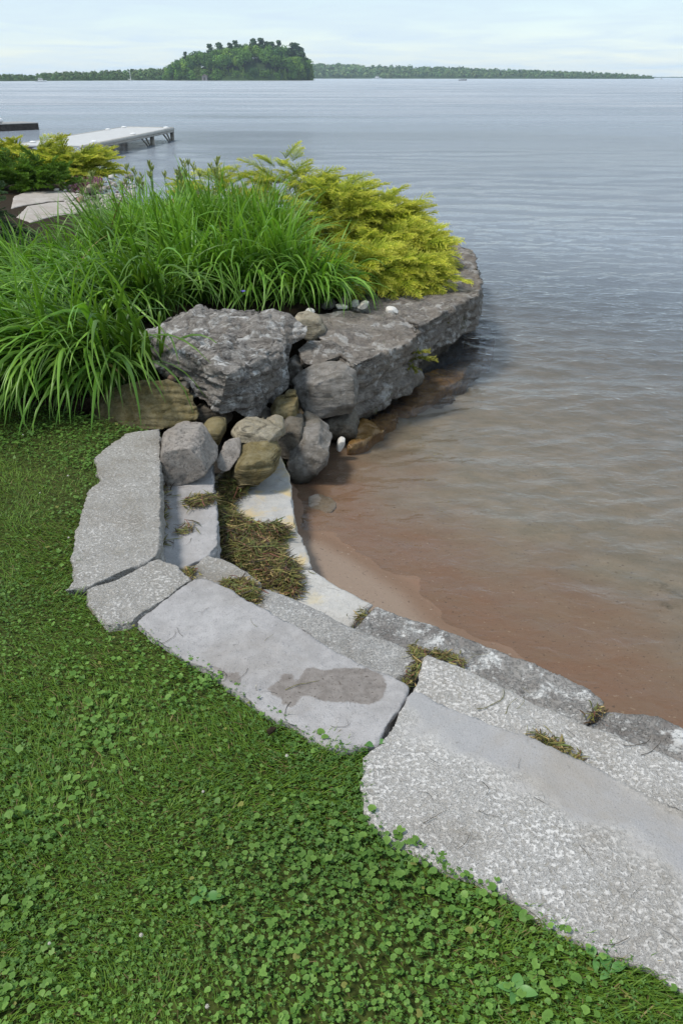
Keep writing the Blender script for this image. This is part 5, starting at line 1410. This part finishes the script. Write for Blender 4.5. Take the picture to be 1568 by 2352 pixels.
# ================================================================== THE ISLAND AND THE FAR SHORES
def crown_mesh(name, h, w, kind, base, n, size):
    """leaf clumps spread through lobes of a crown; 0..h high, about w wide"""
    P, S, Nn = [], [], []
    if kind == 'broad':
        lob = [(random.uniform(-.28, .28) * w, random.uniform(-.28, .28) * w, random.uniform(.34, .82) * h, random.uniform(.20, .33) * w) for _ in range(9)] + [(0, 0, .55 * h, .36 * w)]
    elif kind == 'cedar':
        lob = [(random.uniform(-.05, .05) * w, random.uniform(-.05, .05) * w, f * h, (0.46 * (1 - f) ** 0.75 + 0.05) * w) for f in np.linspace(0.06, 0.97, 11)]
    else:     # pine: tiers of flat plates with gaps
        lob = [(random.uniform(-.30, .30) * w * (1.1 - f), random.uniform(-.3, .3) * w * (1.1 - f), f * h, random.uniform(.20, .33) * w * (1.2 - 0.55 * f)) for f in (0.30, 0.36, 0.42, 0.50, 0.58, 0.64, 0.7, 0.76, 0.82, 0.88, 0.93, 0.98)]
    V, F, c = [], [], []
    for _ in range(n):
        x, y, z, r_ = random.choice(lob)
        d = Vector((random.gauss(0, 1), random.gauss(0, 1), random.gauss(0.1, 1))).normalized()
        rr = r_ * random.uniform(0.55, 1.08)
        q = Vector((x, y, z)) + Vector((d.x * rr, d.y * rr, d.z * rr * (0.38 if kind == 'pine' else 0.85)))
        s = size * random.uniform(0.6, 1.4)
        nrm = (d + Vector((random.gauss(0, .5), random.gauss(0, .5), random.gauss(0.2, .5)))).normalized()
        a = nrm.orthogonal().normalized(); b = nrm.cross(a)
        th = random.uniform(0, 6.28); a, b = a * math.cos(th) + b * math.sin(th), b * math.cos(th) - a * math.sin(th)
        i = len(V)
        V += [q + a * s, q + b * s * .8, q - a * s * .9, q - b * s]
        F.append((i, i + 1, i + 2, i + 3))
        k = random.uniform(0.75, 1.25)
        c += [tuple(np.array(base) * k)] * 4
    return fastmesh(name, np.array([tuple(v) for v in V]), np.array(F), M['crown'], np.array(c), smooth=False)
M['crown'] = leafmat('far_foliage', True, trans=0.22, rough=0.8, spec=0.1, vary=0.22)
def trunk_mesh(h, r_):
    mb = MB().bar((0, 0, -0.6), (0, 0, h), r_, 7, r_ * 0.35)
    for k in range(4):
        a = random.uniform(0, 6.28); z = h * random.uniform(.5, .85)
        mb.bar((0, 0, z), (math.cos(a) * h * .22, math.sin(a) * h * .22, z + h * .10), r_ * .3, 5, r_ * .1)
    return mb.mesh('trunk', M['bark'])
KINDS = {'leafy_green': ('broad', (0.125, 0.235, 0.046)), 'leafy_bright': ('broad', (0.215, 0.350, 0.058)), 'leafy_dark': ('broad', (0.072, 0.150, 0.046)), 'cedar': ('cedar', (0.130, 0.200, 0.040)), 'pine': ('pine', (0.060, 0.105, 0.046))}
POOL = {k: [(crown_mesh('crown', 10.0, {'broad': 8.0, 'cedar': 5.2, 'pine': 6.5}[kd], kd, colr, {'broad': 760, 'cedar': 520, 'pine': 420}[kd], 0.42), trunk_mesh(9.0 if kd == 'pine' else 6.5, 0.22)) for _ in range(3)] for k, (kd, colr) in KINDS.items()}
def tree(kind, x, y, z, h, wf, label, group):
    cat = {'cedar': 'cedar', 'pine': 'pine'}.get(kind, 'tree')
    r = empty({'cedar': 'cedar_tree', 'pine': 'pine_tree'}.get(kind, 'leafy_tree'), (x, y, z), label, cat, group, random.uniform(0, 6.28))
    s = h / 10.0; r.scale = (s * wf, s * wf, s)
    cm, tm = random.choice(POOL[kind])
    link('crown', cm, r); link('trunk', tm, r)
    return r
IY = 605.0
pl = aty(368, 185, IY); pr = aty(716, 182, IY)
ICX, IW = (pl.x + pr.x) / 2, (pr.x - pl.x) / 2
ITOP = [(366, 172), (372, 152), (385, 139), (405, 133), (425, 124), (450, 117), (478, 110), (500, 108), (530, 104), (560, 100), (590, 97), (615, 98), (640, 100), (660, 108), (685, 120), (700, 134), (712, 146), (720, 160)]
tx = np.array([aty(u, 150, IY).x for u, v in ITOP]); tz = np.array([aty(CX, v, IY).z for u, v in ITOP])
def island_z(x, y):
    q = ((x - ICX) / IW) ** 2 + ((y - IY - 22) / 32.0) ** 2
    hmax = np.interp(x, tx, tz) - 9.0
    return WATER - 0.5 + np.maximum(0.0, hmax + 0.5 - WATER) * np.clip(1 - q, 0, 1) ** 0.6 + 0.9 * np.clip((1.08 - q) / 0.1, 0, 1)
xs = np.linspace(ICX - IW * 1.1, ICX + IW * 1.1, 60); ys = np.linspace(IY - 14, IY + 58, 40)
X, Y, F = sheet(xs, ys)
me = fastmesh('island_ground', np.stack([X, Y, island_z(X, Y)], 1), F, plain('island_soil', (0.035, 0.060, 0.020), 0.95, 0.1, 0.3, 0.3))
tag(link('island_ground', me), kind='structure')
GI = 'trees on the island'
LBL = {'leafy_green': 'mid-green leafy tree in the wood on the island', 'leafy_bright': 'bright yellow-green leafy tree on the island', 'leafy_dark': 'dark green leafy tree on the island', 'cedar': 'narrow olive-green cedar standing along the island shore', 'pine': 'dark pine poking above the island wood'}
rt = random.Random(3)
def slope(x):
    f = (x - ICX) / IW
    return 'left tip' if f < -0.7 else 'left slope' if f < -0.25 else 'middle' if f < 0.2 else 'right slope' if f < 0.65 else 'right tip'
# shoreline row
for k in range(56):
    f = (k + 0.5) / 56
    x = lerp(ICX - IW * 0.985, ICX + IW * 0.985, f)
    yy = IY + 22 - 31 * math.sqrt(max(0.02, 1 - ((x - ICX) / IW) ** 2)) + rt.uniform(0, 3)
    kind = rt.choice(['cedar', 'cedar', 'cedar', 'cedar', 'leafy_green', 'leafy_dark', 'leafy_green'])
    lim = np.interp(x, tx, tz) - WATER
    h = min(rt.uniform(6.0, 9.5), lim * 0.92)
    z = float(island_z(np.array([x]), np.array([yy]))[0])
    tree(kind, x, yy, (WATER - 0.2 if kind == 'cedar' else WATER - 1.6), h, rt.uniform(0.85, 1.15) * (1.0 if kind != 'cedar' else 0.95), LBL[kind].replace(' on the island', '') .replace(' along the island shore', '').replace(' in the wood', '') + ' at the waterline on the ' + slope(x) + ' of the island', 'waterline trees on the ' + slope(x) + ' of the island')
# the wood behind, limited by the outline seen
for k in range(215):
    x = rt.uniform(ICX - IW * 0.97, ICX + IW * 0.97)
    half = math.sqrt(max(0.0, 1 - ((x - ICX) / IW) ** 2))
    yy = IY + 22 + rt.uniform(-0.92, 0.45) * 31 * half
    z = float(island_z(np.array([x]), np.array([yy]))[0])
    lim = np.interp(x, tx, tz) - z
    kind = rt.choices(['leafy_green', 'leafy_bright', 'leafy_dark', 'cedar'], [5, 2.2, 3, 0.8])[0]
    h = min(rt.uniform(9.0, 13.0), lim) if yy < IY + 10 else min(22.0, lim * (rt.uniform(0.86, 1.2) if rt.random() < 0.55 else rt.uniform(0.45, 0.8)))
    h = max(3.5, h)
    tree(kind, x, yy, z - 0.4, h, rt.uniform(0.85, 1.1) * (0.8 if h > 14 else 1.0), (LBL[kind].replace(' in the wood on the island', '').replace(' on the island', '') if kind != 'cedar' else 'narrow cedar') + (' low on the ' if yy < IY + 10 else ' high on the ') + slope(x) + ' of the wooded island', 'trees on the ' + slope(x) + ' of the island')
# pines that stand out against the sky
for (u, v, h, wf, lab) in ((425, 118, 8, .8, 'small thin pine at the left shoulder of the island'), (481, 100, 10, 1.0, 'flat-topped pine left of the island summit'), (503, 97, 10, 1.3, 'rounded dark pine left of the island summit'), (528, 97, 10, 1.0, 'dark pine next to the island summit gap'),
                      (540, 92, 10, 1.0, 'slender pine just left of the island summit'), (582, 88, 11, 1.1, 'tall pine at the island summit'), (599, 87, 11, 1.1, 'tallest pine at the island summit'), (612, 95, 10, 1.0, 'pine right of the tallest island pine'),
                      (624, 95, 10, 1.0, 'second pine right of the tallest island pine'), (640, 92, 10, 0.9, 'pine with spiky top on the right of the island summit'), (676, 98, 13, 1.5, 'big open-crowned pine at the right end of the island'), (689, 106, 12, 1.1, 'leaning pine at the extreme right of the island top')):
    p = aty(u, v + 2, IY + 12)
    tree('pine', p.x, p.y, p.z - h * 1.25, h * 1.25, wf * 1.15, lab, 'pines on the island skyline')
tree('cedar', aty(714, 150, IY + 3).x, IY + 10, WATER, 9.5, 0.9, 'lone cedar at the right tip of the island', None)
# boathouse on the island shore
p = aty(471, 184.6, IY - 11)
r = empty('boathouse', (p.x, p.y, WATER), 'small grey boathouse at the island waterline', 'boathouse')
MB().box((0, 0, 1.3), (3.2, 4, 2.6)).build('wall', plain('grey_siding', (0.27, 0.245, 0.235), 0.8), r)
rb = bmesh.new()
vv = [rb.verts.new(q) for q in ((-1.9, -2.2, 2.5), (1.9, -2.2, 2.5), (0, -2.2, 3.7), (-1.9, 2.2, 2.5), (1.9, 2.2, 2.5), (0, 2.2, 3.7))]
for f in ((0, 1, 2), (3, 5, 4), (0, 2, 5, 3), (1, 4, 5, 2), (0, 3, 4, 1)): rb.faces.new([vv[i] for i in f])
me = bpy.data.meshes.new('roof'); rb.to_mesh(me); rb.free(); me.materials.append(plain('brown_shingles', (0.16, 0.13, 0.12), 0.9)); link('roof', me, r)
MB().box((0, -2.02, 1.0), (1.2, 0.08, 1.8)).build('door', plain('dark_door', (0.09, 0.08, 0.075), 0.8), r)

# far wooded shores: one mass of tree crowns each
def far_wood(name, label, prof, Y0, Y1, depth, n, base, blobs=30):
    """prof: (u, v_top, v_foot) along the shore"""
    u_ = np.array([p[0] for p in prof], float)
    vt = np.array([p[1] for p in prof], float); vf = np.array([p[2] for p in prof], float)
    V, F, C = [], [], []
    fu = RNG.uniform(u_[0], u_[-1], n)
    dn = RNG.random(n) ** 0.8
    Vs, Cs = [], []
    for i in range(n):
        Y = lerp(Y0, Y1, (fu[i] - u_[0]) / (u_[-1] - u_[0])) + dn[i] * depth
        top = aty(CX, np.interp(fu[i], u_, vt), Y).z; foot = WATER
        ht = (top - foot)
        hh = ht * RNG.uniform(0.34, 0.52)
        zc = foot + ht * lerp(0.16, 0.70, dn[i]) + RNG.normal(0, 0.03 * ht)
        x = aty(fu[i], 160, Y).x
        wd = hh * RNG.uniform(0.45, 0.75)
        d = RNG.normal(size=(blobs, 3)); d /= np.linalg.norm(d, axis=1)[:, None]
        P = np.array([x, Y, zc]) + d * np.array([wd, wd, hh * 0.62]) * RNG.uniform(0.5, 1.0, (blobs, 1))
        a = RNG.normal(size=(blobs, 3)); a -= d * np.sum(a * d, 1)[:, None]; a /= np.linalg.norm(a, axis=1)[:, None]
        b = np.cross(d, a); s = (hh * 0.20 * RNG.uniform(0.6, 1.3, blobs))[:, None]
        Vs.append(np.stack([P + a * s, P + b * s, P - a * s, P - b * s], 1).reshape(-1, 3))
        col = np.array(base) * RNG.uniform(0.65, 1.35) * np.array([RNG.uniform(0.85, 1.2), 1, 1])
        Cs.append(np.repeat((col[None] * RNG.uniform(0.75, 1.25, (blobs, 1))), 4, 0))
    V = np.concatenate(Vs); C = np.concatenate(Cs)
    F = np.arange(len(V)).reshape(-1, 4)
    ob = link(name, fastmesh(name, V, F, M['crown'], C, smooth=False))
    tag(ob, label, 'woodland', kind='stuff')
    # the rising ground under it
    q = np.linspace(u_[0] - 20, u_[-1] + 6, 90); rows = []
    for t_, f in ((0.0, 0.0), (0.05, 0.10), (0.5, 0.45), (1.0, 0.62), (1.6, 0.5)):
        row = []
        for uu in q:
            g = min(max((uu - u_[0]) / (u_[-1] - u_[0]), 0), 1)
            Y = lerp(Y0, Y1, g) + (t_ - 0.03) * depth
            row.append((aty(uu, 160, Y).x, Y, WATER - 0.4 + f * (aty(CX, np.interp(uu, u_, vt), Y).z - WATER)))
        rows.append(row)
    G = np.array(rows); a_, b_ = G.shape[:2]; idx = np.arange(a_ * b_).reshape(a_, b_)
    FF = np.stack([idx[:-1, :-1].ravel(), idx[:-1, 1:].ravel(), idx[1:, 1:].ravel(), idx[1:, :-1].ravel()], 1)
    tag(link('shore_ground', fastmesh('shore_ground', G.reshape(-1, 3), FF, bpy.data.materials['island_soil'])), kind='structure')
far_wood('far_woodland', 'low wooded shore fading blue to the left of the island', [(-120, 170, 190), (0, 168, 190), (60, 168, 190), (120, 164, 188), (200, 161, 187), (290, 158, 187), (380, 154, 186)], 470, 640, 60, 620, (0.10, 0.165, 0.062))
far_wood('far_woodland', 'long wooded shore on the horizon right of the island', [(690, 143, 178), (760, 143, 178), (850, 146, 178), (950, 149, 178), (1060, 152, 179), (1150, 156, 180), (1250, 159, 181), (1380, 164, 182), (1470, 169, 182), (1498, 173, 182)], 1350, 1150, 160, 1150, (0.105, 0.17, 0.064))
far_wood('far_woodland', 'faint blue strip of shore at the far right of the horizon', [(1485, 175.2, 178), (1700, 175, 178)], 2600, 2600, 80, 160, (0.045, 0.075, 0.03), 16)
M['sandbank'] = plain('grassy_bank', (0.26, 0.25, 0.13), 0.9, 0.1, 0.2, 0.5)
# ------------------------------------------------------------------ boats
def boat(u, v, Y, L, label, name='motorboat', cabin=True, hull_mat='white', rz=0.0, mast=0.0, person=False):
    p = aty(u, v, Y)
    r = empty(name, (p.x, p.y, WATER), label, 'boat', None, rz)
    bm = bmesh.new(); n = 9; rings = []
    for i in range(n):
        t = i / (n - 1); x = (t - 0.5) * L
        hw = L * 0.15 * (1 - max(0, (t - 0.55) / 0.45) ** 2.2) + 0.01; sh = L * (0.085 + 0.05 * t ** 2)
        rings.append([bm.verts.new(q) for q in ((x, -hw, sh), (x, -hw * 0.75, 0), (x, 0, -L * .03), (x, hw * 0.75, 0), (x, hw, sh))])
    for a, b in zip(rings[:-1], rings[1:]):
        for j in range(4): bm.faces.new((a[j], a[j + 1], b[j + 1], b[j]))
        bm.faces.new((a[4], a[0], b[0], b[4]))
    bm.faces.new(rings[0]); bmesh.ops.recalc_face_normals(bm, faces=bm.faces[:])
    me = bpy.data.meshes.new('hull'); bm.to_mesh(me); bm.free(); me.materials.append(M[hull_mat]); link('hull', me, r)
    if cabin:
        MB().box((-0.02 * L, 0, L * 0.17), (L * 0.42, L * 0.22, L * 0.16), None, L * 0.02).build('cabin', M['white'], r)
        MB().box((0.0 * L, 0, L * 0.19), (L * 0.43, L * 0.225, L * 0.05)).build('window', M['post'], r)
        MB().box((-0.05 * L, 0, L * 0.30), (L * 0.26, L * 0.20, L * 0.02)).build('roof', M['white'], r)
        for sx in (-0.16, 0.06):
            for sy in (-0.09, 0.09): MB().bar((sx * L, sy * L, L * .24), (sx * L, sy * L, L * .30), L * .008, 5).build('roof_post', M['white'], r)
    if mast:
        MB().bar((0, 0, 0), (0, 0, mast), 0.12, 6).build('mast', M['white'], r)
        MB().bar((0, 0, L * .2), (-L * 0.4, 0, L * .22), 0.10, 6).build('boom', M['white'], r)
    return r
M['dark_hull'] = plain('dark_hull', (0.12, 0.11, 0.11), 0.5)
boat(95, 189.5, 440, 5.5, 'small white cabin boat off the left shore', rz=0.2)
boat(301, 186.5, 540, 4.0, 'tiny sailing boat with bare mast before the left shore', 'sailboat', cabin=False, mast=5.5, rz=0.1)
boat(866, 178, 1120, 10.5, 'white cabin cruiser in front of the long right shore', rz=0.1)
rb_ = boat(1062, 181.5, 620, 5.6, 'low open fishing boat with two people on the lake', 'fishing_boat', cabin=False, hull_mat='dark_hull', rz=0.05)
boat(1517, 181, 900, 4.0, 'tiny white boat at the far right near the horizon', rz=0.3)
M['cloth'] = plain('clothing', (0.10, 0.10, 0.12), 0.9); M['skin'] = plain('skin', (0.45, 0.28, 0.20), 0.6)
for k, dx in enumerate((-1.0, 0.5)):
    q = rb_.location + Vector((dx, 0, 0.25))
    r = empty('person', q, ('person sitting in the stern of the open fishing boat' if k == 0 else 'person sitting amidships in the open fishing boat'), 'person', 'people in the fishing boat')
    me_b = bpy.data.meshes.new('body'); bm = bmesh.new()
    for c_, s_ in (((0, 0, .35), (.19, .24, .36)), ((.22, .1, .12), (.30, .10, .10)), ((.22, -.1, .12), (.30, .10, .10)), ((.05, .28, .38), (.09, .08, .26)), ((.05, -.28, .38), (.09, .08, .26))):
        g = bmesh.ops.create_icosphere(bm, subdivisions=2, radius=1); bmesh.ops.transform(bm, matrix=Matrix.Translation(c_) @ Matrix.Diagonal((*s_, 1)), verts=g['verts'])
    me_b = voxelize(bm, 0.05); me_b.materials.append(M['cloth']); link('body', me_b, r)
    MB().ball((0.03, 0, 0.82), (.11, .10, .14)).build('head', M['skin'], r, True)
    MB().ball((0.0, 0, 0.89), (.125, .115, .10)).build('hat', M['cloth'], r, True)

# ------------------------------------------------------------------ summer haze over the lake
hz = MB().box((0, 1650, 17.2), (7400, 4100, 45.6)).build('haze', None)
N = NT('haze')
v = N.t.nodes.new('ShaderNodeVolumePrincipled')
v.inputs['Color'].default_value = (0.74, 0.88, 1.0, 1); v.inputs['Density'].default_value = 0.00017; v.inputs['Anisotropy'].default_value = 0.2
N.t.links.new(v.outputs[0], N.out.inputs['Volume'])
hz.data.materials.append(N.m)
tag(hz, kind='stuff', label='thin blue summer haze over the lake', cat='haze')
